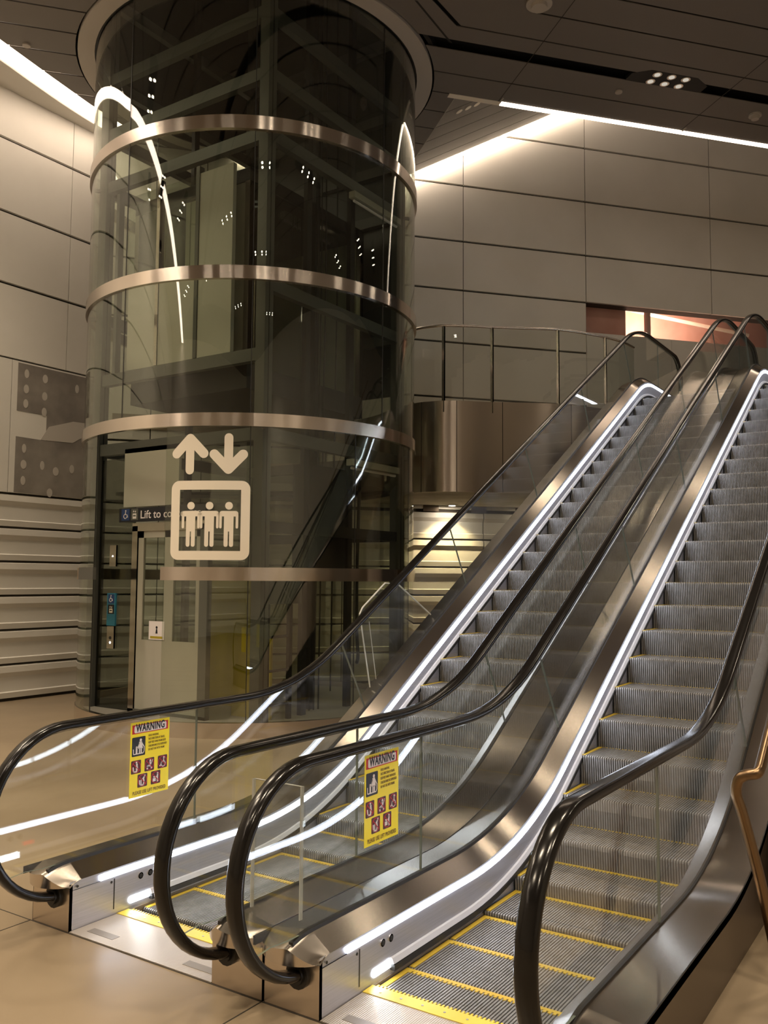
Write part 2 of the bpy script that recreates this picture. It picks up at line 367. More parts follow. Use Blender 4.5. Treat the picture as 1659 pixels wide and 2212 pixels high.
# upper landing slab with its curved metal fascia
FP=[(-9.2,8.5),(-7.4,9.15),(-6.3,8.95),(-5.6,8.55),(-5.04,8.34),(-4.75,8.34),(-4.5,8.42),(-4.2,8.66),(-3.95,8.89),(-3.6,9.17),(-3.12,9.57),(-2.82,10.03),(-2.6,10.5),(-2.48,10.9),(-2.44,11.3)]
def catmull(P,n=6):
    out=[]; Q=[P[0]]+list(P)+[P[-1]]
    for i in range(1,len(Q)-2):
        for k in range(n):
            t=k/n; a,b,c,d=[Vector(q) for q in Q[i-1:i+3]]
            out.append(tuple(.5*((2*b)+(c-a)*t+(2*a-5*b+4*c-d)*t*t+(3*b-a-3*c+d)*t**3)))
    return out+[tuple(P[-1])]
FC=catmull(FP,5)
ZF0,ZF1=3.24,4.68
mb=MB(); back=[W(-.6+(i/14.0)*13,PW-.005,0) for i in range(15)]
slab=[(x,y) for x,y in FC]+[(-2.3,12.0),(3.5,12.0),(3.5,19)]+[W(14,PW-.03,0)[:2],W(-.5,PW-.03,0)[:2]]
mb.prism([(x,y,ZT-.25) for x,y in slab],(0,0,.25),M_floor)
mb.prism([(x,y,ZF0) for x,y in FC]+[W(9.5,PW-.09,ZF0),W(-.4,PW-.09,ZF0)],(0,0,.06),M_patchd)
struct(mb,'floor_landing')
mb=MB(); n=len(FC)
def offs(P,d):
    out=[]
    for i,p in enumerate(P):
        a=Vector(P[max(i-1,0)]); b=Vector(P[min(i+1,len(P)-1)]); t=(b-a).normalized(); out.append((p[0]+t.y*d,p[1]-t.x*d))
    return out
FO=offs(FC,.02)
mb.ribbon([[(x,y,ZF0) for x,y in FO],[(x,y,ZF1) for x,y in FO],[(x,y,ZF1) for x,y in FC],[(x,y,ZF0) for x,y in FC]],M_fascia,True)
# vertical panel seams
for i in (22,32,42,52):
    x,y=FO[i]; mb.tube([(x,y,ZF0),(x,y,ZF1)],.006,M_gap,6)
struct(mb,'trim_2',50)

# ================================================================== ESCALATORS
T30=math.tan(R(30)); T15=math.tan(R(15)); C30=math.cos(R(30))
def prof(zf,ci,r1,r2,ztop=None):
    zt=(ZT+zf) if ztop is None else ztop
    yc1=(zf-ci)/T30; yc2=(zt-ci)/T30
    y1=yc1-r1*T15; y1b=yc1+r1*T15*C30; y2=yc2-r2*T15*C30; y3=yc2+r2*T15
    def f(y):
        if y<=y1: return zf
        if y<y1b: return zf+r1-math.sqrt(r1*r1-(y-y1)**2)
        if y<=y2: return ci+T30*y
        if y<y3: return zt-r2+math.sqrt(r2*r2-(y3-y)**2)
        return zt
    f.k=(y1,y1b,y2,y3); return f
NOSE=prof(0.0,-.77,2.7,1.5)
P_rail=prof(1.065,.22,2.0,2.3); P_gtop=prof(1.035,.19,2.0,2.3)
P_gb=prof(.335,-.53,2.6,1.5); P_di=prof(.258,-.605,2.7,1.5); P_led0=prof(.209,-.695,2.7,1.5); P_led1=prof(.247,-.645,2.7,1.5)
P_w0=prof(.050,-.800,2.7,1.5); P_w1=prof(.074,-.775,2.7,1.5); P_bot=prof(-.12,-1.0,2.7,1.5); P_mid=prof(.305,-.60,2.6,1.5)
YEND=11.75
def ysamp(y0,y1,st=.09):
    n=max(2,int((y1-y0)/st)+1); return [y0+(y1-y0)*i/(n-1) for i in range(n)]
XS0,XS1=-.04,.97            # step edges (escalator-local)
XSK=-.055; XG=-.16; XM=-.366  # skirt face, glass, outer edge for the left balustrade; mirrored for the other
XC=.465
ESC=[]
STEP_ME=None
def make_step():
    # ribbed tread and riser of one step, nose at the origin
    mb=MB(); n=64; wd=XS1-XS0; pitch=wd/n; d=.010
    xs=[]
    for i in range(n):
        x=XS0+i*pitch; xs+=[(x,0),(x+pitch*.58,0),(x+pitch*.58,-1),(x+pitch,-1)]
    top=[]; 
    def prof_pts():  # (y,z) of the raised outline from tread rear to riser foot, with inward normal for the grooves
        L=[(.40,0,0,-1),(.012,0,0,-1),(.003,-.004,.7,-.7),(0,-.014,1,0)]
        for k in range(1,6):
            t=k/5; L.append((.012*math.sin(t*1.6)+.0*t, -.014-.20*t,1,0))
        return L
    rails=[]
    for (y,z,ny,nz) in prof_pts(): rails.append([(x,y+(ny*d if g else 0),z+(nz*d if g else 0)) for x,g in xs])
    vs=[p for r in rails for p in r]; k=len(xs); fs=[]; 
    mi=mb.mi(M_step); mg=mb.mi(M_groove)
    for j in range(len(rails)-1):
        for i in range(k-1):
            fs.append((j*k+i,j*k+i+1,(j+1)*k+i+1,(j+1)*k+i))
    mb.add(vs,fs,M_step)
    for q in range(len(fs)):
        if q%(k-1)%4==2: mb.m[q]=mg
    mb.box((XS0-.004,.005,-.21),(XS0,.40,0),M_groove); mb.box((XS1,.005,-.21),(XS1+.004,.40,0),M_groove)
    return mb
def make_border():
    mb=MB(); h=.0022; n=40
    mb.box((XS0,.012,-.008),(XS0+.028,.40,h),M_yellow); mb.box((XS1-.028,.012,-.008),(XS1,.40,h),M_yellow)
    x0,x1=XS0+.028,XS1-.028; pt=(x1-x0)/n
    mb.box((x0,.378,-.008),(x1,.40,h),M_yellow)
    for i in range(n): mb.box((x0+i*pt,.362,-.008),(x0+i*pt+pt*.62,.379,h),M_yellow)
    return mb
def tube_rail(mb,path,x,m,wd=.041,ht=.024,n=14):
    # flattened handrail section swept in the plane x = const
    rails=[]; N=len(path)
    for k in range(n):
        a=2*math.pi*k/n; u=wd*math.copysign(abs(math.cos(a))**.75,math.cos(a)); v=ht*math.copysign(abs(math.sin(a))**.8,math.sin(a)); r=[]
        for i in range(N):
            a0=path[max(i-1,0)]; b0=path[min(i+1,N-1)]; ty,tz=b0[0]-a0[0],b0[1]-a0[1]; L=math.hypot(ty,tz) or 1; ny,nz=-tz/L,ty/L
            r.append((x+u,path[i][0]+ny*v,path[i][1]+nz*v))
        rails.append(r)
    mb.ribbon(rails,m,True)
def rail_path():
    pts=[]; cy,cz,ry,rz=-.50,.62,.44,.445
    for k in range(0,25):
        a=R(-94-176*k/24); pts.append((cy+ry*math.cos(a),cz+rz*math.sin(a)))
    y_start=pts[-1][0]
    pts+=[(y,P_rail(y)) for y in ysamp(-.36,11.35,.10)]
    cy,cz=11.5,ZT+.62
    for k in range(1,24): a=R(88-150*k/23); pts.append((cy+.44*math.cos(a),cz+.445*math.sin(a)))
    return pts
def glass_pane(x,poly,parent,th=.011):
    # pane cut from the balustrade outline: list of (y,z)
    mb=MB(); n=len(poly); P=[Vector((x-th/2,y,z)) for y,z in poly]; Q=[Vector((x+th/2,y,z)) for y,z in poly]
    mb.add(P,[list(range(n))],M_glass); mb.add(Q,[list(range(n))],M_glass)
    mb.add(P+Q,[(i,(i+1)%n,n+(i+1)%n,n+i) for i in range(n)],M_gedge)
    return mb.obj('glass_panel',parent)
def escalator(name,label,dx,phase,glass_cuts):
    root=thing(name,label,'escalator',(dx+XC,-.2,0))
    def X(x): return dx+x
    # steps
    global STEP_ME
    ys=[]; y=2.4637+phase
    inc=[]; yy=y
    while NOSE(yy)<ZT-.001 and yy<9.05: inc.append(yy); yy+=.405*C30
    # walk along the nose line for the rest
    def march(y,sgn,stop):
        out=[]; 
        while True:
            s=0; p=y
            while s<.405:
                q=p+sgn*.004; s+=math.hypot(q-p,NOSE(q)-NOSE(p)); p=q
            y=p
            if sgn*(y-stop)>0: break
            out.append(y)
        return out
    ys=march(inc[0],-1,-.25)[::-1]+inc+march(inc[-1],1,10.9)
    for y in ys:
        o=bpy.data.objects.new('step',STEP_ME[0]); COL.objects.link(o); o.parent=root
        o.location=Vector((dx,y,NOSE(y)-.012))-root.location
        b=bpy.data.objects.new('yellow_border',STEP_ME[1]); COL.objects.link(b); b.parent=o
    # under-step shroud so nothing is seen below the treads
    mb=MB(); Y=ysamp(-.3,11.2,.15); mb.ribbon([[(X(XS0-.01),y,P_bot(y)-.17) for y in Y],[(X(XS1+.01),y,P_bot(y)-.17) for y in Y]],M_black); mb.obj('step_tray',root)
    # comb and landing plates
    mb=MB(); nn=50; 
    mb.box((X(XS0-.01),-.205,-.005),(X(XS1+.01),-.125,.009),M_comb)
    for i in range(nn):
        x=XS0+(i+.2)*(XS1-XS0)/nn; mb.box((X(x),-.125,-.004),(X(x+.010),-.098,.004),M_comb)
    for i in range(9): mb.disc((X(XS0+.06+i*.111),-.165,.009),.006,(0,0,1),M_skirt,.0015,10)
    mb.obj('comb_plate',root)
    mb=MB(); mb.box((X(XS0-.01),-.519,-.005),(X(XS1+.01),-.206,.006),M_plate)
    for x in (.02,.73): mb.box((X(x),-.46,.0055),(X(x+.20),-.41,.0075),M_plate2)
    mb.obj('landing_plate',root)
    mb=MB(); mb.box((X(XS0-.01),11.0,ZT-.05),(X(XS1+.01),12.2,ZT+.006),M_plate); mb.obj('landing_plate',root)
    for s in (1,-1):
        def x(v): return X(v) if s==1 else X(2*XC-v)
        Y=ysamp(-.52,YEND,.1)
        # skirt with the low front end
        mb=MB(); Ya=Y
        mb.ribbon([[(x(XSK),y,P_bot(y)) for y in Ya],[(x(XSK),y,P_led0(y)) for y in Ya]],M_skirt)
        mb.ribbon([[(x(XSK),y,P_led1(y)) for y in Ya],[(x(XSK),y,P_di(y)) for y in Ya]],M_skirt)
        mb.ribbon([[(x(XSK-.006),y,P_led0(y)) for y in Ya],[(x(XSK-.006),y,P_led1(y)) for y in Ya]],M_skirt)
        mb.ribbon([[(x(XSK),y,P_bot(y)) for y in Ya],[(x(XSK-.03),y,P_bot(y)) for y in Ya]],M_skirt)
        # front panel facing the floor
        mb.prism([(x(XSK),-.52,0),(x(XM+.003),-.52,0),(x(XM+.003),-.52,.245),(x(XSK),-.52,.245)],(0,.02,0),M_steel)
        mb.box((min(x(XM+.003),x(XM+.006)),-.52,0),(max(x(XM+.003),x(XM+.006)),.5,.24),M_dark)
        mb.box((min(x(XSK),x(XSK+.002)),-.228,.035),(max(x(XSK),x(XSK+.002)),-.222,.20),M_dark)   # access seam
        for (sy,sz) in ((-.245,.185),(-.47,.225)): mb.disc((x(XSK),sy,sz),.007,(s,0,0),M_dark,.002,10)
        for q in (.09,.12,.25): mb.disc((x(XSK-q),-.52,.13),.004,(0,-1,0),M_dark,.001,8)
        mb.obj('skirt_panel',root,35)
        mb=MB(); Yw=ysamp(.03,10.9,.1); Y2=ysamp(.03,10.9,.1)
        mb.ribbon([[(x(XSK+.002),y,P_w0(y)-.004) for y in Yw],[(x(XSK+.022),y,P_w0(y)) for y in Yw],[(x(XSK+.012),y,P_w1(y)) for y in Yw],[(x(XSK+.001),y,P_w1(y)+.004) for y in Yw]],M_white,True)
        mb.ribbon([[(x(XSK+.001),y,P_w0(y)-.03) for y in Yw],[(x(XSK+.026),y,P_w0(y)-.03) for y in Yw],[(x(XSK+.026),y,P_w0(y)-.004) for y in Yw],[(x(XSK+.001),y,P_w0(y)-.004) for y in Yw]],M_dark,True)
        mb.obj('skirt_brush',root,35)
        # light strip
        mb=MB(); Yl=ysamp(-.316,10.9,.1)
        mb.ribbon([[(x(XSK-.004),y,P_led0(y)) for y in Yl],[(x(XSK+.005),y,P_led0(y)+.004) for y in Yl],[(x(XSK+.005),y,P_led1(y)-.004) for y in Yl],[(x(XSK-.004),y,P_led1(y)) for y in Yl]],M_led,True)
        tag(mb.obj('light_strip',root,35),'glowing cool white light strip')
        # comb lamp: rounded oval
        mb=MB(); cy,cz,ly,lz=-.035,.052,.088,.019; pts=[]
        for k in range(24):
            a=2*math.pi*k/24; c_,s_=math.cos(a),math.sin(a); pts.append((x(XSK),cy+math.copysign(ly-lz,c_)+lz*c_,cz+lz*s_))
        mb.prism(pts,(s*.004,0,0),M_lamp); tag(mb.obj('comb_lamp',root),'oval white comb lamp')
        mb=MB()
        for cy in (-.04,.03):
            mb.disc((x(XSK),cy,.168),.018,(s,0,0),M_steel,.006,18); mb.disc((x(XSK)+s*.006,cy,.168),.012,(s,0,0),M_dark,.002,16)
        mb.obj('stop_button',root)
        if s==-1:
            mb=MB(); mb.box((min(x(XSK),x(XSK+.003)),.06,.10),(max(x(XSK),x(XSK+.003)),.14,.125),M_red); mb.obj('indicator',root)
        # decks: inner deck up to the glass, outer deck to the shared seam; one rounded cap at the front
        def deck(xa,xb,za,zb,nm):
            mb=MB(); n=8; Yd=ysamp(-.45,YEND,.1); rails=[]
            for j in range(n+1):
                u=j/n; sh=u
                rails.append([(x(xa+(xb-xa)*u),yv,za(yv)+(zb(yv)-za(yv))*sh) for yv in Yd])
            mb.ribbon(rails,M_polish if (s==-1 and nm=='inner_deck') else M_steel); mb.obj(nm,root,50)
        deck(XSK+.004,XG,P_di,P_gb,'inner_deck'); deck(XG,XM+.004,P_gb,P_mid,'outer_deck')
        mb=MB(); tops=[]; edge=[]; low=[]; n=18
        for j in range(n+1):
            t=j/n; xx=XSK+.004+(XM-XSK)*t; y0=-.52-.10*math.sin(math.pi*t)**.6
            ui=min(1,(XSK+.004-xx)/(XSK+.004-XG)); zb_=.258+(.335-.258)*ui if xx>XG else .335-.03*(XG-xx)/(XG-XM)
            tops.append([(x(xx),y0+(-.45-y0)*k/4,zb_-.030*(1-k/4)**2) for k in range(5)])
            low.append((x(xx),y0+.004,.232)); edge.append(tops[-1][0])
        mb.ribbon(tops,M_polish); mb.ribbon([edge,low],M_polish); mb.ribbon([low,[(p[0],-.50,.233) for p in low]],M_polish); mb.obj('newel_cap',root,60)
        mb=MB(); Yg=ysamp(-.56,YEND,.1)
        def gs(y): return P_gb(y)-(.030*min(1,(-.45-y)/.16)**2 if y<-.45 else 0)
        Yg=ysamp(-.585,-.46,.02)+ysamp(-.45,YEND,.1)
        mb.ribbon([[(x(XG-.013),y,gs(y)-.02) for y in Yg],[(x(XG+.013),y,gs(y)-.02) for y in Yg],[(x(XG+.011),y,gs(y)+.008) for y in Yg],[(x(XG-.011),y,gs(y)+.008) for y in Yg]],M_dark,True)
        mb.ribbon([[(x(XM+.004),y,P_mid(y)-.04) for y in Yg],[(x(XM),y,P_mid(y)-.04) for y in Yg],[(x(XM),y,P_mid(y)-.002) for y in Yg],[(x(XM+.004),y,P_mid(y)-.002) for y in Yg]],M_dark,True)
        mb.obj('glazing_seal',root)
        # outer side of the truss
        mb=MB(); Yo=ysamp(-.5,YEND,.2)
        mb.ribbon([[(x(XM),y,max(0,P_mid(y)-.95) if y<4 else P_mid(y)-.95) for y in Yo],[(x(XM),y,P_mid(y)-.005) for y in Yo]],M_fascia if s==1 else M_brown)
        Yu=ysamp(2.2,YEND,.2); mb.ribbon([[(x(XM),y,P_mid(y)-.95) for y in Yu],[(x(XC),y,P_mid(y)-.95) for y in Yu]],M_fascia)
        mb.obj('side_cladding',root)
        # handrail
        path=rail_path(); mb=MB(); tube_rail(mb,path,x(XG),M_rubber); mb.obj('handrail',root,60)
        mb=MB(); e=path[0]; mb.tube([(x(XG),e[0]-.03,e[1]),(x(XG),e[0]-.02,e[1]),(x(XG),-.525,e[1]-.003)],.042,M_dark,14); mb.tube([(x(XG),-.545,e[1]-.003),(x(XG),-.52,e[1]-.003)],.060,M_dark,14); mb.obj('handrail_boot',root,50)
        # glass
        def top(y): return P_gtop(y)
        cy,cz,r_=-.50,.62,.415
        front=[]
        for k in range(13):
            a=R(-137-133*k/12); front.append((cy+r_*math.cos(a),cz+r_*math.sin(a)*1.0))
        front=[p for p in front if p[1]>.33]
        cuts=glass_cuts
        def pane_edge(c): return c if isinstance(c,tuple) else (c,c)   # (y at top, y at base)
        first=pane_edge(cuts[0])
        poly=[(-.72,.345)]+front+[(y,top(y)) for y in ysamp(-.45,first[0]-.004,.1)]+[(y,P_gb(y)) for y in ysamp(-.72,first[1]-.004,.1)[::-1]][:-1]
        glass_pane(x(XG),poly,root)
        for i in range(len(cuts)-1):
            a_,b_=pane_edge(cuts[i]),pane_edge(cuts[i+1])
            poly=[(y,top(y)) for y in ysamp(a_[0]+.004,b_[0]-.004,.08)]+[(y,P_gb(y)) for y in ysamp(a_[1]+.004,b_[1]-.004,.08)[::-1]]
            glass_pane(x(XG),poly,root)
        l=pane_edge(cuts[-1]); endc=[]
        for k in range(13):
            a=R(90-150*k/12); endc.append((11.5+r_*math.cos(a),ZT+.62+r_*math.sin(a)))
        endc=[p for p in endc if p[1]>ZT+.34]
        poly=[(y,top(y)) for y in ysamp(l[0]+.004,11.4,.1)]+endc+[(y,P_gb(y)) for y in ysamp(l[1]+.004,11.6,.1)[::-1]]
        glass_pane(x(XG),poly,root)
    return root
STEP_ME=[make_step().obj('step'),make_border().obj('yellow_border')]
for i,o in enumerate(STEP_ME):
    me=o.data; bpy.data.objects.remove(o); STEP_ME[i]=me
CUTS=[.48]+[(2.03+1.72*k,2.355+1.72*k) for k in range(5)]+[10.6]
PITCHX=1.665
escB=escalator('escalator','steel and glass escalator nearest the bronze stair handrail, grooved grey steps',0.0,0.0,CUTS)
escA=escalator('escalator','steel and glass escalator next to the round glass lift, grooved grey steps',-PITCHX,.193-.0,CUTS)

# warning signs on the balustrade glass
def warning_sign(dx,label):
    y0,y1,z0,z1=-.055,.245,.585,1.018
    xf=dx+XG+.0075
    root=thing('warning_sign',label,'sign',(xf,y0,z0))
    wd,ht=y1-y0,z1-z0
    def q(u,v,o=0): return (xf+.0008*o,y0+u*wd,z0+v*ht)
    def rect(mb,u0,u1,v0,v1,o,m,r=0.0):
        if r<=0: pts=[q(u0,v0,o),q(u1,v0,o),q(u1,v1,o),q(u0,v1,o)]
        else:
            pts=[]; rv=r*wd/ht
            for (cu,cv,a0) in ((u1-r,v1-rv,0),(u0+r,v1-rv,90),(u0+r,v0+rv,180),(u1-r,v0+rv,270)):
                for k in range(5): a=R(a0+22.5*k); pts.append(q(cu+r*math.cos(a),cv+rv*math.sin(a),o))
        mb.prism(pts,(.0008,0,0),m)
    def line(mb,pts,wdt,o,m):   # thick polyline in sign units (u scaled to width)
        for (a,b) in zip(pts[:-1],pts[1:]):
            A=Vector(q(*a,o)); B=Vector(q(*b,o)); d=(B-A); n=Vector((0,-d.z,d.y)).normalized()*wdt*wd/2
            mb.prism([A-n,B-n,B+n,A+n],(.0007,0,0),m)
    def dot(mb,u,v,r,o,m): mb.disc(q(u,v,o),r*wd,(1,0,0),m,.0007,14)
    def ring(mb,u,v,r,t,o,m,n=24):
        mb.ribbon([[Vector(q(u,v,o))+Vector((h,rr*wd*math.cos(2*math.pi*k/n),rr*wd*math.sin(2*math.pi*k/n))) for k in range(n+1)] for rr,h in ((r-t,0),(r,0),(r,.0007),(r-t,.0007))],m,True)
    mb=MB(); rect(mb,0,1,0,1,0,M_sgny); mb.obj('board',root)
    mb=MB(); rect(mb,.04,.96,.845,.965,1,M_sgnr); rect(mb,.09,.91,.857,.953,2,M_sgnw,.03); mb.obj('header_panel',root)
    def txt(body,u,v,size,wid,m,bold,nm='lettering'):
        Mx=Matrix(((0,0,1,xf+.0030),(1,0,0,y0+u*wd),(0,1,0,z0+v*ht),(0,0,0,1)))
        return text_mesh(nm,body,size,m,root,Mx,bold,1.1,.0003,squeeze=wid*wd)
    txt('WARNING',.13,.873,.062,.74,M_sgnk,.0022)
    for k,(t,wid) in enumerate((('HOLD HANDRAIL',.26),('FACE DIRECTION OF TRAVEL',.42),('KEEP FEET AWAY FROM SIDES',.45),('CHILDREN MUST BE SUPERVISED',.48),('DO NOT USE WITH PRAMS',.42))):
        txt(t,.45,.785-.048*k,.017,wid,M_sgnm,.0001)
    txt('PLEASE USE LIFT PROVIDED',.08,.035,.028,.84,M_sgnm,.0002)
    # attended-child pictogram
    mb=MB(); rect(mb,.04,.375,.545,.80,1,M_sgnk,.02); mb.obj('pictogram',root)
    p=root.children[-1] if False else None
    mb=MB(); u,v=.255,.755
    dot(mb,u,v,.028,2,M_sgnw); mb.prism([q(u-.04,.735,2),q(u+.03,.735,2),q(u+.055,.64,2),q(u-.06,.64,2)],(.0007,0,0),M_sgnw)
    line(mb,[(u-.02,.65),(u-.025,.58)],.028,2,M_sgnw); line(mb,[(u+.02,.65),(u+.02,.58)],.028,2,M_sgnw); line(mb,[(u+.02,.725),(u+.08,.665)],.018,2,M_sgnw); line(mb,[(u-.03,.72),(u-.07,.655)],.018,2,M_sgnw)
    dot(mb,.155,.665,.02,2,M_sgnw); line(mb,[(.155,.66),(.155,.58)],.04,2,M_sgnw)
    line(mb,[(.075,.645),(.08,.575),(.32,.575),(.345,.60),(.345,.665)],.016,2,M_sgnw)
    mb.obj('figure',root)
    # five prohibition tiles
    def tile(u0,v0,kind):
        u1,v1=u0+.245,v0+.175; cu,cv=(u0+u1)/2,(v0+v1)/2
        mb=MB(); rect(mb,u0,u1,v0,v1,1,M_sgnm,.02); ring(mb,cu,cv,.115,.012,2,M_sgnr); line(mb,[(u0+.035,v1-.03),(u1-.035,v0+.03)],.014,3,M_sgnr); t=mb.obj('pictogram',root)
        mb=MB(); L=lambda P,wd_: line(mb,[(cu+a*.245,cv+b*.175) for a,b in P],wd_,2,M_sgnw)
        if kind=='pram':
            dot(mb,cu+.02,cv+.05,.022,2,M_sgnw); L([(.05,.2),(.12,-.05),(-.2,-.12)],.03); L([(.35,.35),(.12,-.05)],.014); L([(-.28,-.12),(.18,-.15)],.02); dot(mb,cu-.055,cv-.055,.022,2,M_sgnw); dot(mb,cu+.055,cv-.05,.022,2,M_sgnw)
        elif kind=='chair':
            dot(mb,cu+.035,cv+.055,.02,2,M_sgnw); L([(.13,.22),(.12,-.02),(-.1,-.02),(-.2,-.28),(-.32,-.30)],.022); ring(mb,cu+.02,cv-.03,.06,.014,2,M_sgnw)
        elif kind=='trolley':
            dot(mb,cu+.05,cv+.055,.02,2,M_sgnw); L([(.2,.22),(.18,-.1),(.22,-.38)],.036); L([(.18,.1),(-.02,0)],.016); L([(-.15,-.05),(-.15,-.3)],.075); L([(-.24,.05),(-.05,.05)],.03)
        elif kind=='lean':
            dot(mb,cu+.06,cv+.06,.018,2,M_sgnw); L([(.2,.25),(.02,.08)],.03); L([(.12,.15),(.16,-.2),(.06,-.38)],.03); L([(-.3,.05),(-.26,-.36),(.1,-.36)],.026); L([(-.14,.05),(-.12,-.32)],.02)
        else:
            dot(mb,cu+.01,cv+.06,.02,2,M_sgnw); L([(.08,.25),(.08,-.3)],.04); L([(.14,.1),(.18,-.15)],.018); L([(-.3,.02),(-.24,-.36),(.12,-.36)],.028)
        mb.obj('figure',t)
    tile(.03,.315,'stand'); tile(.37,.315,'pram'); tile(.71,.315,'chair'); tile(.20,.12,'lean'); tile(.54,.12,'trolley')
    return root
warning_sign(0.0,'yellow warning sign on the glass of the escalator nearest the bronze stair handrail')
warning_sign(-PITCHX,'yellow warning sign on the glass of the escalator next to the lift')

# acrylic guards
g=thing('acrylic_guard','clear upright acrylic guard plate filling the gap between the two escalators','guard',(-.37,-.42,.3))
mb=MB(); P=[(-.53,.345),(-.24,.345),(-.24,.93),(-.53,.93)]
mb.add([(x,-.42,z) for x,z in P],[(0,1,2,3)],M_acryl); mb.add([(x,-.41,z) for x,z in P],[(0,1,2,3)],M_acryl); mb.obj('plate',g)
mb=MB()
for xx in (-.53,-.24): mb.box((xx-.008,-.424,.345),(xx+.008,-.406,.932),M_acryl)
for xx in (-.535,-.245): mb.box((xx-.003,-.425,.345),(xx+.003,-.405,.93),M_aedge)
mb.box((-.53,-.42,.928),(-.24,-.41,.931),M_aedge); mb.obj('plate_edge',g)
g=thing('acrylic_guard','clear clipped-corner acrylic guard beside the rising handrail, near the lift','guard',(-1.98,3.0,1.0))
P=[(2.62,.96),(2.46,1.58),(2.50,1.63),(2.84,1.835),(3.06,1.82),(3.62,1.54),(3.58,1.51)]
mb=MB()
for xx in (-1.965,-1.953): mb.add([(xx,y,z) for y,z in P],[list(range(len(P)))],M_acryl)
mb.obj('plate',g)
mb=MB(); mb.tube([(-1.959,y,z) for y,z in P[:6]],.007,M_aedge,6); mb.tube([(-1.959,2.60,1.51),(-1.959,2.71,1.02)],.004,M_aedge,6); mb.obj('plate_edge',g)

# ================================================================== LIFT
SH=thing('lift_shaft','tall round glass lift shaft with brushed steel rings reaching the ceiling','lift shaft',(LC[0],LC[1],0))
mb=MB(); mb.arcband(LC,LR-.06,LR+.012,0,360,0,.18,M_band,120,lf); mb.obj('base_ring',SH,40)
mb=MB(); mb.prism([(LC[0]+2.29*math.cos(R(5*k)),LC[1]+2.29*math.sin(R(5*k)),0.0) for k in range(72)],(0,0,.10),M_grey); mb.obj('base_slab',SH)
for z0,z1 in ((3.685,3.845),(5.49,5.655),(7.375,7.545)):
    mb=MB(); mb.arcband(LC,LR-.03,LR+.03,0,360,z0,z1,M_band,120,lf); mb.obj('steel_ring',SH,40)
mb=MB(); mb.arcband(LC,LR-.03,LR+.03,-26.8,278,1.84,1.998,M_band,110,lf); mb.obj('steel_ring',SH,40)
mb=MB(); mb.arcband(LC,LR-.03,LR+.012,-57.5,-82,1.84,1.998,M_frame,10,lf); mb.obj('steel_ring',SH,40)
def lpane(a0,a1,z0,z1):
    mb=MB(); mb.arcband(LC,LR-.012,LR,a0+.12,a1-.12,z0,z1,M_lglass,max(3,int((a1-a0)/2.5)),lf); o=mb.obj('glass_panel',SH,60)
    # bare pane ends dark with sealant
    mb=MB(); mb.arcband(LC,LR-.011,LR+.001,a1-.12,a1+.12,z0,z1,M_dark,1,lf); mb.obj('glazing_joint',SH)
for z0,z1,angs in ((.18,1.84,[-26.3,-.8,33,66,100,140,180,220,260,302.2]),(1.998,3.685,[-26.3,-.8,33,66,100,140,180,220,260,302.2]),
                   (3.845,5.49,[-44,-1,45,90,135,180,225,270,316]),(5.655,7.375,[-44,-1,45,90,135,180,225,270,316]),(7.545,9.36,[-44,-1,45,90,135,180,225,270,316])):
    for i in range(len(angs)-1): lpane(angs[i],angs[i+1],z0,z1)
# steel frame square to the escalators
xw,xe,yn,yf=-7.91,-4.87,4.50,7.54
for (px,py) in ((xe,yn),(xe,yf),(xw,yf),(xw,yn)):
    mb=MB(); mb.box((px-.075,py-.075,.1),(px+.075,py+.075,12.3),M_frame); mb.box((px-.08,py-.006,.1),(px+.08,py+.006,12.3),M_dark); mb.obj('post',SH)
for z in (3.56,5.44,7.36,8.15,8.97,10.2):
    for a_,b_ in (((xe-.05,yn),(xe+.05,yf)),((xw-.05,yn),(xw+.05,yf)),((xw,yf-.05),(xe,yf+.05))):
        mb=MB(); mb.box((a_[0],a_[1],z),(b_[0],b_[1],z+.16),M_frame); mb.obj('beam',SH)
for z in (3.56,4.55,7.36,8.15,8.97,10.2):
    mb=MB(); mb.box((xw,yn-.05,z),(xe,yn+.05,z+.16),M_frame); mb.obj('beam',SH)
for a_,b_ in (((xe-.05,yn),(xe+.05,yf)),((xw,yf-.05),(xe,yf+.05))):
    mb=MB(); mb.box((a_[0],a_[1],2.43),(b_[0],b_[1],2.57),M_black); mb.obj('beam',SH)
mb=MB(); mb.box((xw,yf+.06,4.66),(xe,yf+.09,11.9),M_dkpan); mb.obj('back_panel',SH)
# brackets from frame to the rings
mb=MB()
for z in (3.7,5.53,7.42):
    for a_,(px,py) in ((3,(xe,yn)),(93,(xe,yf)),(183,(xw,yf)),(273,(xw,yn))):
        d=lf(R(a_)); q=(LC[0]+d[0]*(LR-.03),LC[1]+d[1]*(LR-.03)); mb.tube([(px,py,z),(q[0],q[1],z)],.03,M_frame,8)
mb.obj('bracket',SH)
# guide rails, counterweight and cables
for (px,py) in ((-5.05,5.55),(-5.05,6.55),(-7.7,6.0),(-5.3,6.05)):
    mb=MB(); mb.box((px-.035,py-.05,.1),(px+.035,py+.05,12.2),M_black); mb.obj('guide_rail',SH)
mb=MB(); mb.box((-5.3,5.62,2.0),(-5.02,6.45,3.4),M_black); mb.obj('counterweight',SH)
for i,(px,py,a,b) in enumerate(((-5.2,5.9,.1,12),(-5.2,6.0,.1,12),(-5.2,6.1,.1,12),(-5.6,5.4,3.4,12),(-5.75,7.1,.2,12))):
    mb=MB(); mb.tube([(px,py,a),(px+.05,py,a+(b-a)*.5),(px,py,b)],.012,M_black,6); mb.obj('cable',SH)
mb=MB(); pts=[(-5.1,6.9,3.3),(-5.12,6.88,2.2),(-5.1,6.85,1.2),(-5.0,6.75,.8),(-4.95,6.65,.7)]; mb.tube(catmull(pts,5),.025,M_black,8); mb.obj('cable',SH)
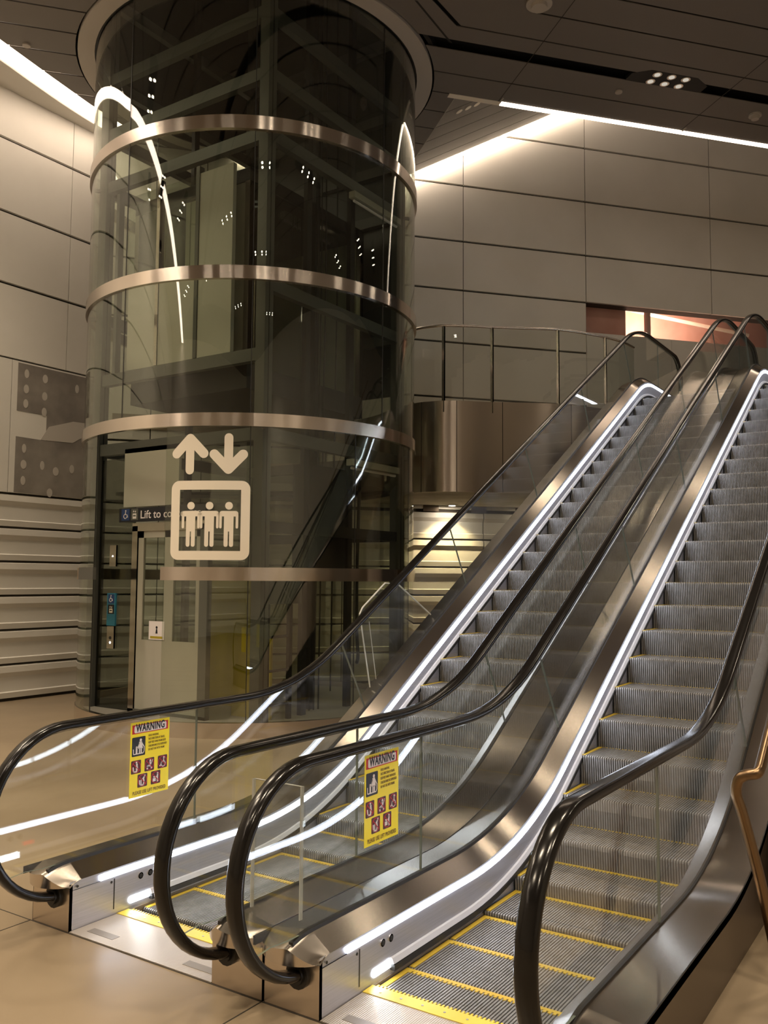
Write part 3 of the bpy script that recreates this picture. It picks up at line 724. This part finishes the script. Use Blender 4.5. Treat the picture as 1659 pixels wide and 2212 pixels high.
# pale conduit lights fixed to the frame
for z in (3.42,7.2):
    mb=MB(); mb.box((-4.80,6.15,z),(-4.70,7.35,z+.09),M_pale); mb.tube([(-4.75,6.2,z-.03),(-4.75,7.3,z-.03)],.02,M_sgnw,8); mb.obj('tube_light',SH)
# pit ladder
LD=thing('pit_ladder','dark steel ladder standing in the lift pit behind the near post','ladder',(-4.85,4.95,.1))
for yy in (4.78,5.22):
    mb=MB(); mb.box((-5.02,yy-.03,.1),(-4.97,yy+.03,1.55),M_black); mb.obj('stile',LD)
for k in range(3):
    mb=MB(); mb.tube([(-4.995,4.78,.3+k*.42),(-4.995,5.22,.3+k*.42)],.018,M_black,8); mb.obj('rung',LD)
mb=MB(); mb.box((-5.06,4.72,1.55),(-4.96,5.42,1.95),M_dkpan); mb.obj('guard_plate',LD)
mb=MB(); mb.box((-6.9,5.6,.1),(-5.85,5.64,1.95),M_ply); tag(mb.obj('yellow_board'),'yellow board standing in the shaft behind the lift door','board')
mb=MB(); mb.box((-5.75,4.98,.1),(-5.10,5.02,1.13),M_ply); tag(mb.obj('yellow_board'),'low yellow board standing beside the lift door by the near post','board')

# landing door in the face of the frame
def fx(s): return xw+s
LDR=thing('lift_door','pale steel lift door with glazed upper panels in the shaft','lift door',(fx(1.45),yn,.1))
yd=yn
mb=MB()
for (s0,s1,z0,z1) in ((.78,.885,.10,2.56),(2.06,2.20,.10,2.56),(.78,2.20,2.49,2.60),(.78,2.20,.10,.14)): mb.box((fx(s0),yd-.04,z0),(fx(s1),yd+.04,z1),M_steel if s0<1 and z1>1 else M_frame)
mb.obj('frame',LDR)
for (s0,s1) in ((.89,1.47),(1.47,2.05)):
    mb=MB()
    for (a,b,z0,z1) in ((s0,s1,.14,1.05),(s0,s0+.10,1.05,2.49),(s1-.07,s1,1.05,2.49),(s0,s1,2.40,2.49)): mb.box((fx(a),yd-.02,z0),(fx(b),yd+.02,z1),M_pale)
    lp=mb.obj('door_leaf',LDR)
    mb=MB(); mb.box((fx(s0+.10),yd-.006,1.05),(fx(s1-.07),yd+.006,2.40),M_lglass); mb.obj('window',lp)
mb=MB(); mb.box((fx(1.14),yd-.027,1.06),(fx(1.43),yd-.021,1.30),M_sgnw); mb.disc((fx(1.29),yd-.0285,1.22),.018,(0,-1,0),M_sgnk,.001,12); mb.prism([(fx(1.27),yd-.0285,1.14),(fx(1.31),yd-.0285,1.14),(fx(1.30),yd-.0285,1.20),(fx(1.28),yd-.0285,1.20)],(0,-.001,0),M_sgnk)
mb.box((fx(1.17),yd-.0285,1.075),(fx(1.40),yd-.027,1.105),M_ply); tag(mb.obj('notice',LDR),'small white notice')
mb=MB(); mb.box((fx(.10),yd-.02,.10),(fx(.78),yd+.02,3.5),M_dglass); mb.box((fx(.60),yd-.05,2.82),(fx(1.66),yd-.01,3.62),M_pale); mb.box((fx(2.20),yd-.02,1.2),(fx(2.9),yd-.0,3.5),M_lglass)
mb.obj('surround_panel',SH)
# header sign
HS=thing('lift_sign','black lift to concourse sign above the lift door','sign',(fx(1.4),yn-.08,2.7))
mb=MB(); mb.box((fx(.58),yn-.10,2.615),(fx(2.2),yn-.055,2.80),M_sgnk); mb.obj('board',HS)
mb=MB(); mb.box((fx(.63),yn-.104,2.635),(fx(.79),yn-.10,2.79),M_blue); mb.obj('blue_tile',HS)
mb=MB(); mb.disc((fx(.715),yn-.106,2.765),.012,(0,-1,0),M_sgnw,.001,10); mb.tube([(fx(.712),yn-.106,2.75),(fx(.712),yn-.106,2.715),(fx(.745),yn-.106,2.71),(fx(.755),yn-.106,2.675)],.006,M_sgnw,6)
n_=16; mb.tube([(fx(.708)+.03*math.cos(R(100+17*k)),yn-.106,2.692+.03*math.sin(R(100+17*k))) for k in range(n_)],.005,M_sgnw,6); mb.obj('wheelchair_symbol',HS)
mb=MB(); mb.box((fx(.82),yn-.104,2.635),(fx(.96),yn-.10,2.79),M_frame); mb.obj('grey_tile',HS)
mb=MB(); mb.box((fx(.855),yn-.106,2.655),(fx(.925),yn-.104,2.725),M_sgnw); mb.box((fx(.865),yn-.1075,2.685),(fx(.915),yn-.106,2.705),M_frame)
for sx,dz in ((.872,1),(.908,-1)): mb.prism([(fx(sx)-.014,yn-.106,2.752-dz*.008),(fx(sx)+.014,yn-.106,2.752-dz*.008),(fx(sx),yn-.106,2.752+dz*.018)],(0,-.0015,0),M_sgnw)
mb.obj('lift_symbol',HS)
text_mesh('lettering','Lift to concourse',.15,M_sgnw,HS,Matrix(((1,0,0,fx(1.0)),(0,0,-1,yn-.104),(0,1,0,2.655),(0,0,0,1))),.0015,1.0,.0006,squeeze=1.12)
# call panels beside the door
CP=thing('call_panel','slim steel lift call panel with a blue sign above it','call panel',(fx(.4),yn-.03,.9))
mb=MB(); mb.box((fx(.32),yn-.05,1.215),(fx(.49),yn-.024,1.655),M_cyan); mb.obj('sign_board',CP)
mb=MB(); mb.box((fx(.345),yn-.053,1.515),(fx(.47),yn-.05,1.64),M_blue); mb.obj('blue_tile',CP)
mb=MB(); mb.disc((fx(.405),yn-.055,1.622),.009,(0,-1,0),M_sgnw,.001,10); mb.tube([(fx(.402),yn-.055,1.61),(fx(.402),yn-.055,1.582),(fx(.428),yn-.055,1.578),(fx(.438),yn-.055,1.55)],.005,M_sgnw,6); mb.tube([(fx(.40)+.024*math.cos(R(100+17*k)),yn-.055,1.562+.024*math.sin(R(100+17*k))) for k in range(16)],.004,M_sgnw,6); mb.obj('wheelchair_symbol',CP)
mb=MB(); mb.box((fx(.345),yn-.053,1.375),(fx(.47),yn-.05,1.50),M_sgnk); mb.obj('black_tile',CP)
mb=MB(); mb.box((fx(.375),yn-.055,1.39),(fx(.44),yn-.053,1.445),M_decal); mb.box((fx(.385),yn-.056,1.412),(fx(.43),yn-.055,1.428),M_sgnk)
for sx,dz in ((.391,1),(.424,-1)): mb.prism([(fx(sx)-.012,yn-.055,1.466-dz*.007),(fx(sx)+.012,yn-.055,1.466-dz*.007),(fx(sx),yn-.055,1.466+dz*.016)],(0,-.0015,0),M_decal)
mb.obj('lift_symbol',CP)
mb=MB(); mb.box((fx(.335),yn-.05,.905),(fx(.475),yn-.024,1.205),M_steel); mb.disc((fx(.405),yn-.05,1.05),.022,(0,-1,0),M_dark,.004,16); mb.prism([(fx(.385),yn-.0515,.985),(fx(.425),yn-.0515,.985),(fx(.405),yn-.0515,1.005)],(0,-.002,0),M_arrow); mb.prism([(fx(.398),yn-.0515,.97),(fx(.412),yn-.0515,.97),(fx(.412),yn-.0515,.985),(fx(.398),yn-.0515,.985)],(0,-.002,0),M_arrow); mb.obj('button_plate',CP)
CP2=thing('floor_indicator','slim steel lift indicator plate mounted above the call panel','indicator',(fx(.4),yn-.03,2.2))
mb=MB(); mb.box((fx(.345),yn-.05,2.02),(fx(.475),yn-.024,2.31),M_steel); mb.obj('plate',CP2)
mb=MB(); mb.prism([(fx(.395),yn-.0515,2.15),(fx(.425),yn-.0515,2.15),(fx(.41),yn-.0515,2.175)],(0,-.002,0),M_arrow); mb.obj('arrow',CP2)

# lift car parked at the upper level
CAR=thing('lift_car','dark glazed lift car parked at the upper level inside the shaft','lift car',(-6.4,6.0,4.5))
x0,x1,y0,y1=-7.55,-5.35,4.72,7.3
mb=MB(); mb.box((x0,y0,4.30),(x1,y1,4.62),M_black); mb.obj('floor_pan',CAR)
mb=MB(); mb.box((x0,y0,7.05),(x1,y1,7.22),M_black); mb.box((x0+.3,y0+.3,7.22),(x1-.3,y0+.9,7.42),M_dkpan); mb.box((x0+.5,y0+1.2,7.22),(x0+.9,y0+1.8,7.5),M_steel); mb.obj('roof',CAR)
for (px,py) in ((x0,y0),(x1-.08,y0),(x0,y1-.08),(x1-.08,y1-.08)):
    mb=MB(); mb.box((px,py,4.62),(px+.08,py+.08,7.05),M_steel); mb.obj('corner_post',CAR)
mb=MB(); mb.box((x0+.08,y0+.02,4.62),(x0+.55,y0+.05,7.05),M_dkpan); mb.box((x1-.5,y0+.02,4.62),(x1-.08,y0+.05,7.05),M_pale); mb.obj('front_wall',CAR)
for i,(a,b) in enumerate(((x0+.55,x0+1.12),(x0+1.14,x1-.5))):
    mb=MB()
    mb.box((a,y0-.01,4.64),(b,y0+.02,6.0),M_pale); mb.box((a,y0-.01,6.0),(a+.08,y0+.02,7.0),M_pale); mb.box((b-.08,y0-.01,6.0),(b,y0+.02,7.0),M_pale)
    dl=mb.obj('car_door',CAR); mb=MB(); mb.box((a+.08,y0,6.0),(b-.08,y0+.01,7.0),M_lglass); mb.obj('window',dl)
mb=MB(); mb.box((x0+.02,y1-.06,4.62),(x1-.02,y1-.02,7.05),M_pale); mb.obj('back_wall',CAR)
mb=MB(); mb.box((x1-.05,y0+.1,4.62),(x1-.03,y1-.1,7.05),M_lglass); mb.obj('side_glass',CAR)
mb=MB(); mb.box((x0+.03,y0+.1,4.62),(x0+.05,y1-.1,7.05),M_dkpan); mb.obj('side_wall',CAR)
# upper landing door leaves in the shaft face
UD=thing('upper_lift_door','pale upper lift door behind the shaft glass, split by a steel seam','lift door',(fx(1.6),yn,4.72))
for (s0,s1) in ((.55,1.12),(1.15,1.85),(1.9,2.5)):
    mb=MB(); mb.box((fx(s0),yn-.03,4.72),(fx(s1),yn+.03,5.9 if s0<1.8 else 7.2),M_pale); mb.obj('leaf',UD)
for s0 in (.30,1.135,1.875):
    mb=MB(); mb.box((fx(s0)-.03,yn-.045,4.72),(fx(s0)+.03,yn+.045,7.3),M_steel if s0==1.135 else M_frame); mb.obj('mullion',UD)
mb=MB(); mb.box((fx(.5),yn-.02,5.9),(fx(1.86),yn+.01,7.2),M_lglass); mb.obj('upper_glazing',UD)

# lift pictogram decal on the curved glass
DEC=thing('lift_pictogram','large cream lift pictogram of three figures in a frame under two arrows','sign',(LC[0]+lf(R(-12))[0]*LR,LC[1]+lf(R(-12))[1]*LR,2.1))
RD=LR+.004
def onc(u,z): d=lf(R(u)); return (LC[0]+d[0]*RD,LC[1]+d[1]*RD,z)
KD=180/math.pi/LR   # degrees per metre of arc
def decal(nm, polys, label=None):
    mb=MB()
    for P in polys:
        # fine mesh: triangulate through bmesh then subdivide by arc
        bm=bmesh.new(); vs=[bm.verts.new((u,z,0)) for u,z in P]; f=bm.faces.new(vs)
        bmesh.ops.triangulate(bm,faces=[f])
        us=[u for u,z in P]; u=min(us)+1.0
        while u<max(us):
            bmesh.ops.bisect_plane(bm,geom=bm.verts[:]+bm.edges[:]+bm.faces[:],plane_co=(u,0,0),plane_no=(1,0,0)); u+=1.0
        bm.verts.index_update(); mb.add([onc(v.co.x,v.co.y) for v in bm.verts],[[v.index for v in q.verts] for q in bm.faces],M_decal); bm.free()
    o=mb.obj(nm,DEC); 
    md=o.modifiers.new('thickness','SOLIDIFY'); md.thickness=.003; return o
def rrect(u0,u1,z0,z1,r):
    pts=[]; ru=r*KD
    for (cu,cz,a0) in ((u1-ru,z1-r,0),(u0+ru,z1-r,90),(u0+ru,z0+r,180),(u1-ru,z0+r,270)):
        for k in range(7): a=R(a0+15*k); pts.append((cu+ru*math.cos(a),cz+r*math.sin(a)))
    return pts
def strokepoly(p0,p1,wd):   # capsule from p0 to p1, in (deg, m)
    a=Vector((p0[0]/KD,p0[1])); b=Vector((p1[0]/KD,p1[1])); d=(b-a).normalized(); ang=math.atan2(d.y,d.x); pts=[]
    for k in range(9): t=ang-math.pi/2+math.pi*k/8; pts.append((b.x+wd/2*math.cos(t),b.y+wd/2*math.sin(t)))
    for k in range(9): t=ang+math.pi/2+math.pi*k/8; pts.append((a.x+wd/2*math.cos(t),a.y+wd/2*math.sin(t)))
    return [(u*KD,z) for u,z in pts]
U0,U1,Z0,Z1=-24.0,-.6,2.082,3.027; t=.108; tu=t*KD
out=rrect(U0,U1,Z0,Z1,.10); inn=[(U1-tu,Z1-t),(U0+tu,Z1-t),(U0+tu,Z0+t),(U1-tu,Z0+t)]
q=7; polys=[]   # four sides of the frame, each a closed outline
c=[out[3],out[10],out[17],out[24]]
for k in range(4):
    seg=[out[(3+7*k+i)%28] for i in range(0,8)]; polys.append(seg+[inn[(k+1)%4],inn[k]])
decal('frame',polys)
cu=-18.5; decal('up_arrow',[strokepoly((cu,3.155),(cu,3.50),.105),strokepoly((cu,3.535),(cu-4.15,3.355),.115),strokepoly((cu,3.535),(cu+4.15,3.355),.115)])
cu=-7.05; decal('down_arrow',[strokepoly((cu,3.20),(cu,3.545),.105),strokepoly((cu,3.165),(cu-4.2,3.345),.115),strokepoly((cu,3.165),(cu+4.2,3.345),.115)])
for cu in (-17.85,-12.3,-6.65):
    P=[]
    P.append([(cu+.046*KD*math.cos(2*math.pi*k/20),2.727+.046*math.sin(2*math.pi*k/20)) for k in range(20)])
    P.append(rrect(cu-.112*KD,cu+.112*KD,2.60,2.665,.032))
    P.append([(cu-.056*KD,2.42),(cu+.056*KD,2.42),(cu+.056*KD,2.64),(cu-.056*KD,2.64)])
    for sgn in (-1,1):
        P.append(strokepoly((cu+sgn*.097*KD,2.63),(cu+sgn*.097*KD,2.472),.030)); P.append(strokepoly((cu+sgn*.032*KD,2.44),(cu+sgn*.032*KD,2.262),.048))
    decal('figure',P)

# ================================================================== LANDING RAILING
RL=thing('landing_railing','curved glass railing with a slim steel top rail along the upper landing','railing',(-3.9,8.9,ZF1))
RC=[p for p in FC if p[0]>-5.75]
mb=MB(); mb.tube([(x,y,5.89) for x,y in RC],.022,M_steel,8); mb.obj('top_rail',RL,60)
idx=[i for i,p in enumerate(RC)]
def near(px,py): return min(range(len(RC)),key=lambda i:(RC[i][0]-px)**2+(RC[i][1]-py)**2)
pi_=[0,near(-4.55,8.41),near(-3.95,8.89),near(-3.12,9.57),near(-2.62,10.45),len(RC)-1]
for i in pi_[1:-1]:
    x,y=RC[i]; mb=MB(); mb.box((x-.02,y-.02,4.5),(x+.02,y+.02,5.88),M_steel); mb.obj('baluster_post',RL)
for a,b in zip(pi_[:-1],pi_[1:]):
    seg=offs(RC[a:b+1],.004); mb=MB(); seg2=offs(RC[a:b+1],-.006)
    mb.ribbon([[(x,y,ZF1-.1) for x,y in seg],[(x,y,5.86) for x,y in seg],[(x,y,5.86) for x,y in seg2],[(x,y,ZF1-.1) for x,y in seg2]],M_glass,True); mb.obj('glass_panel',RL)

# ================================================================== LIGHTS AND FITTINGS
def strip(name,label,pts0,pts1,h=.015,m=None):
    mb=MB(); n=len(pts0)
    lo0=[(x,y,z) for x,y,z in pts0]; lo1=[(x,y,z) for x,y,z in pts1]; up0=[(x,y,z+h) for x,y,z in pts0]; up1=[(x,y,z+h) for x,y,z in pts1]
    mb.ribbon([lo0,lo1,up1,up0],m or M_cove,True); return tag(mb.obj(name),label,'light')
strip('cove_light','long straight warm light strip along the ceiling edge over the escalators',[W(5.3,PE-.02,ZC-.006),W(15.4,PE-.02,ZC-.006)],[W(5.3,PE+.085,ZC-.006),W(15.4,PE+.085,ZC-.006)],m=M_cove2)
edge_strip=[o for o in COL.objects if o.name=='cove_light'][0]
for a in (5.27,8.53,11.8):
    mb=MB(); mb.prism([W(a-.012,PE-.14,ZC-.012),W(a+.012,PE-.14,ZC-.012),W(a+.012,PE-.02,ZC-.012),W(a-.012,PE-.02,ZC-.012)],(0,0,.012),M_collar); mb.obj('clip',edge_strip)
mb=MB(); mb.prism([W(4.43,PE-.02,ZC-.006),W(5.29,PE-.02,ZC-.006),W(5.29,PE+.085,ZC-.006),W(4.43,PE+.085,ZC-.006)],(0,0,.015),M_decal); struct(mb,'trim_3')
strip('cove_light','warm light strip sloping up along the back wall beside the lift',[W(1.5,15.42,ZC-.01),W(AF,15.42,ZC-.01),W(13,15.42,ZC-.01+(13-AF)*SL)],[W(1.5,15.57,ZC-.01),W(AF,15.57,ZC-.01),W(13,15.57,ZC-.01+(13-AF)*SL)])
E2=catmull([(-7.3,-13.9),(-7.55,-9),(-7.9,-4),(-8.4,.8),(-8.74,3.26),(-8.93,4.2),(-9.09,5.05),(-9.2,6.0)],5)
strip('cove_light','curved warm light strip between the ceiling and the wall behind the lift',[(x-.03,y,ZC+.02) for x,y in E2],[(x-.42,y+.12,ZC+.02) for x,y in E2],m=M_cove3)
mb=MB(); mb.prism([(x-.45,y,ZC+.03) for x,y in E2]+[(-9.9,6.0,ZC+.03),(-9.9,-13.9,ZC+.03)],(0,0,.05),M_wall); struct(mb,'trim_4')

def spot(loc,power,size=75,blend=.5,radius=.05,aim=None,col=SPOTC):
    l=bpy.data.lights.new('lamp','SPOT'); l.energy=power; l.spot_size=R(size); l.spot_blend=blend; l.shadow_soft_size=radius; l.color=col
    o=bpy.data.objects.new('lamp',l); COL.objects.link(o); o.location=loc
    if aim: o.rotation_euler=(Vector(aim)-Vector(loc)).to_track_quat('-Z','Y').to_euler()
    return o
GR='ceiling downlight clusters'
def cluster(a,p,label,lit=True,two=True,power=SPOT_W,grp=None,lens=None,sp=.24):
    c=W(a,p,ZC); root=thing('downlight_cluster',label,'downlight',c,grp)
    mb=MB(); e=2*sp-.48+.18; pts=[(a-.44-e,p-.10),(a-.20-e,p-.25),(a+.22+e,p-.25),(a+.48+e,p-.10),(a+.48+e,p+.08),(a-.44-e,p+.08)]
    mb.prism([W(x,y,ZC-.002) for x,y in pts],(0,0,.05),M_black); mb.obj('housing',root)
    for k in (-1,0,1):
        for row in ((-.17,.015) if two else (0.0,)):
            q=W(a+k*sp,p+row,ZC-.004); mb=MB(); mb.disc(q,.07,(0,0,-1),M_lensd,.004,20); o=mb.obj('reflector',root)
            mb=MB(); mb.disc((q[0],q[1],q[2]-.004),.045,(0,0,-1),lens or M_lens,.003,16); mb.obj('lens',o)
        if lit:
            q=W(a+k*.26,p-.11,ZC-.02); s=spot(q,power,80 if lens else 112,.7,.05); s.parent=root; s.matrix_parent_inverse=Matrix.Translation(-Vector(c))
    return root
cluster(7.45,11.26,'cluster of six downlights set in the black ceiling channel over the escalators',power=60,lens=M_lensq)
cl=[(1.0,5.6),(4.3,6.0),(-2.5,4.0),(.8,1.2),(3.6,.1),(-5.8,7.2),(-6.2,2.0),(-3.2,-2.2),(2.0,-3.5),(-6.5,10.6),(-9.5,8.5),(8.0,-5.5),(-9.5,3.5),(-2.6,11.0),(-5.6,9.4)]  # last pair added out of view, only to brighten the left wall
for a,p in ((10.4,7.7),(9.6,4.6),(11.6,9.6)): cluster(a,p,'cluster of downlights in the ceiling on the stair side of the viewpoint',grp=GR,power=70,sp=.48)
for a,p in cl: cluster(a,p,'cluster of downlights in the ceiling out of view, some of the set added as wall fill',grp=GR,power=SPOT_W,sp=.48)
# small downlights in the sloped ceiling
for i in range(3):
    a=4.86+.155*i; q=W(a,13.17,ZC+(a-AF)*SL-.004)
    mb=MB(); mb.disc(q,.060,(SL*EX,SL*EY,-1),M_decal,.008,18); tag(mb.obj('small_downlight'),'small round downlight in the sloped ceiling beside the lift','downlight','row of three small downlights')
# under-landing downlights
for i,(a,lab) in enumerate(((5.52,'round downlight under the landing washing the banded wall'),(7.3,'round downlight under the landing, partly hidden by the escalator'))):
    q=W(a,PW-.27,ZF0-.01); root=thing('soffit_downlight',lab,'downlight',q)
    mb=MB(); mb.disc(q,.10,(0,0,-1),M_lensd,.008,18); o=mb.obj('rim',root)
    mb=MB(); mb.disc((q[0],q[1],q[2]-.008),.06,(0,0,-1),M_lens,.003,16); mb.obj('lens',root)
    s=spot((q[0],q[1],q[2]-.02),190,110,.5,.03,None,(1.0,.78,.42)); s.parent=root; s.matrix_parent_inverse=Matrix.Translation(-Vector(q))
# light inside the unfinished room
l=bpy.data.lights.new('work_lamp','POINT'); l.energy=420; l.color=(1.0,.80,.62); l.shadow_soft_size=.15
o=bpy.data.objects.new('work_lamp',l); COL.objects.link(o); o.location=W(11.2,PW+1.9,7.9)
mb=MB(); mb.tube([W(10.25,PW+.7,6.405),W(10.25,PW+.7,8.595)],.07,M_grey,10); tag(mb.obj('steel_prop'),'grey round prop standing in the unfinished opening','prop')
mb=MB(); mb.tube([W(10.6,PW+1.2,8.6),W(10.62,PW+1.2,7.3),W(10.6,PW+1.2,7.1)],.012,M_black,6); mb.tube([W(10.5,PW+1.2,7.1),W(10.62,PW+1.2,7.25),W(10.72,PW+1.2,7.1)],.012,M_black,6); tag(mb.obj('hanging_cable'),'dark looped cable hanging in the unfinished opening','cable')
mb=MB(); mb.tube([W(9.5,PW+2.9,8.5),W(13,PW+1.0,7.35)],.04,M_decal,8); tag(mb.obj('pipe'),'pale sloping pipe crossing the unfinished opening','pipe')
# ceiling detectors
def detector(a,p,lab,r=.10):
    q=W(a,p,ZC); root=thing('smoke_detector',lab,'smoke detector',q)
    mb=MB(); mb.disc(q,r,(0,0,-1),M_collar,.03,20); mb.obj('base',root); mb=MB(); mb.disc((q[0],q[1],q[2]-.03),r*.6,(0,0,-1),M_collar,.05,16); mb.obj('sensor',root)
detector(9.35,11.66,'pale round smoke detector on the slat below the black channel')
detector(4.82,10.07,'large pale dome detector on the ceiling above the bent slats',.17)
for (a,p,lab) in ((6.9,11.66,'small round sprinkler plate beside the cluster of downlights'),(-1.72,12.9,'small round sprinkler plate near the curved light strip')):
    q=W(a,p,ZC); mb=MB(); mb.disc(q,.055,(0,0,-1),M_collar,.02,16); tag(mb.obj('sprinkler'),lab,'sprinkler')

# ================================================================== STAIR BESIDE THE ESCALATORS
ST=thing('stair_handrail','bronze stair handrail with a bent end beside the near escalator','handrail',(1.45,.9,0))
XR=1.444
pts=[(1.52,.93,0.0),(1.44,.91,.45),(1.37,.895,.76),(1.343,.888,.86),(1.352,.886,.925),(1.385,.886,.955),(1.435,.89,.968),(XR,.93,.988),(XR,1.5,.988+.577*.57),(XR,4.5,.988+.577*3.57),(XR,9.5,.988+.577*8.57)]
mb=MB(); pth=catmull([Vector(p) for p in pts[:8]],5)+[Vector(p) for p in pts[8:]]; mb.tube(pth,.026,M_bronze,14); mb.obj('rail',ST,60)
for y in (2.2,3.6,5.0,6.4):
    z=.988+.577*(y-.93); mb=MB(); mb.tube([(XR,y,z-.3),(XR,y,z)],.014,M_bronze,8); mb.obj('bracket',ST)
mb=MB(); mb.prism([(1.40,1.75,0),(1.40,9.5,0),(1.40,9.5,.72+.577*8.57),(1.40,1.75,.72+.577*.82)],(.10,0,0),M_grey); struct(mb,'wall_stair')
mb=MB()
for k in range(24): mb.box((1.5,1.9+.30*k,0),(4.2,2.2+.30*k,.17*(k+1)),M_grey)
struct(mb,'floor_stair')
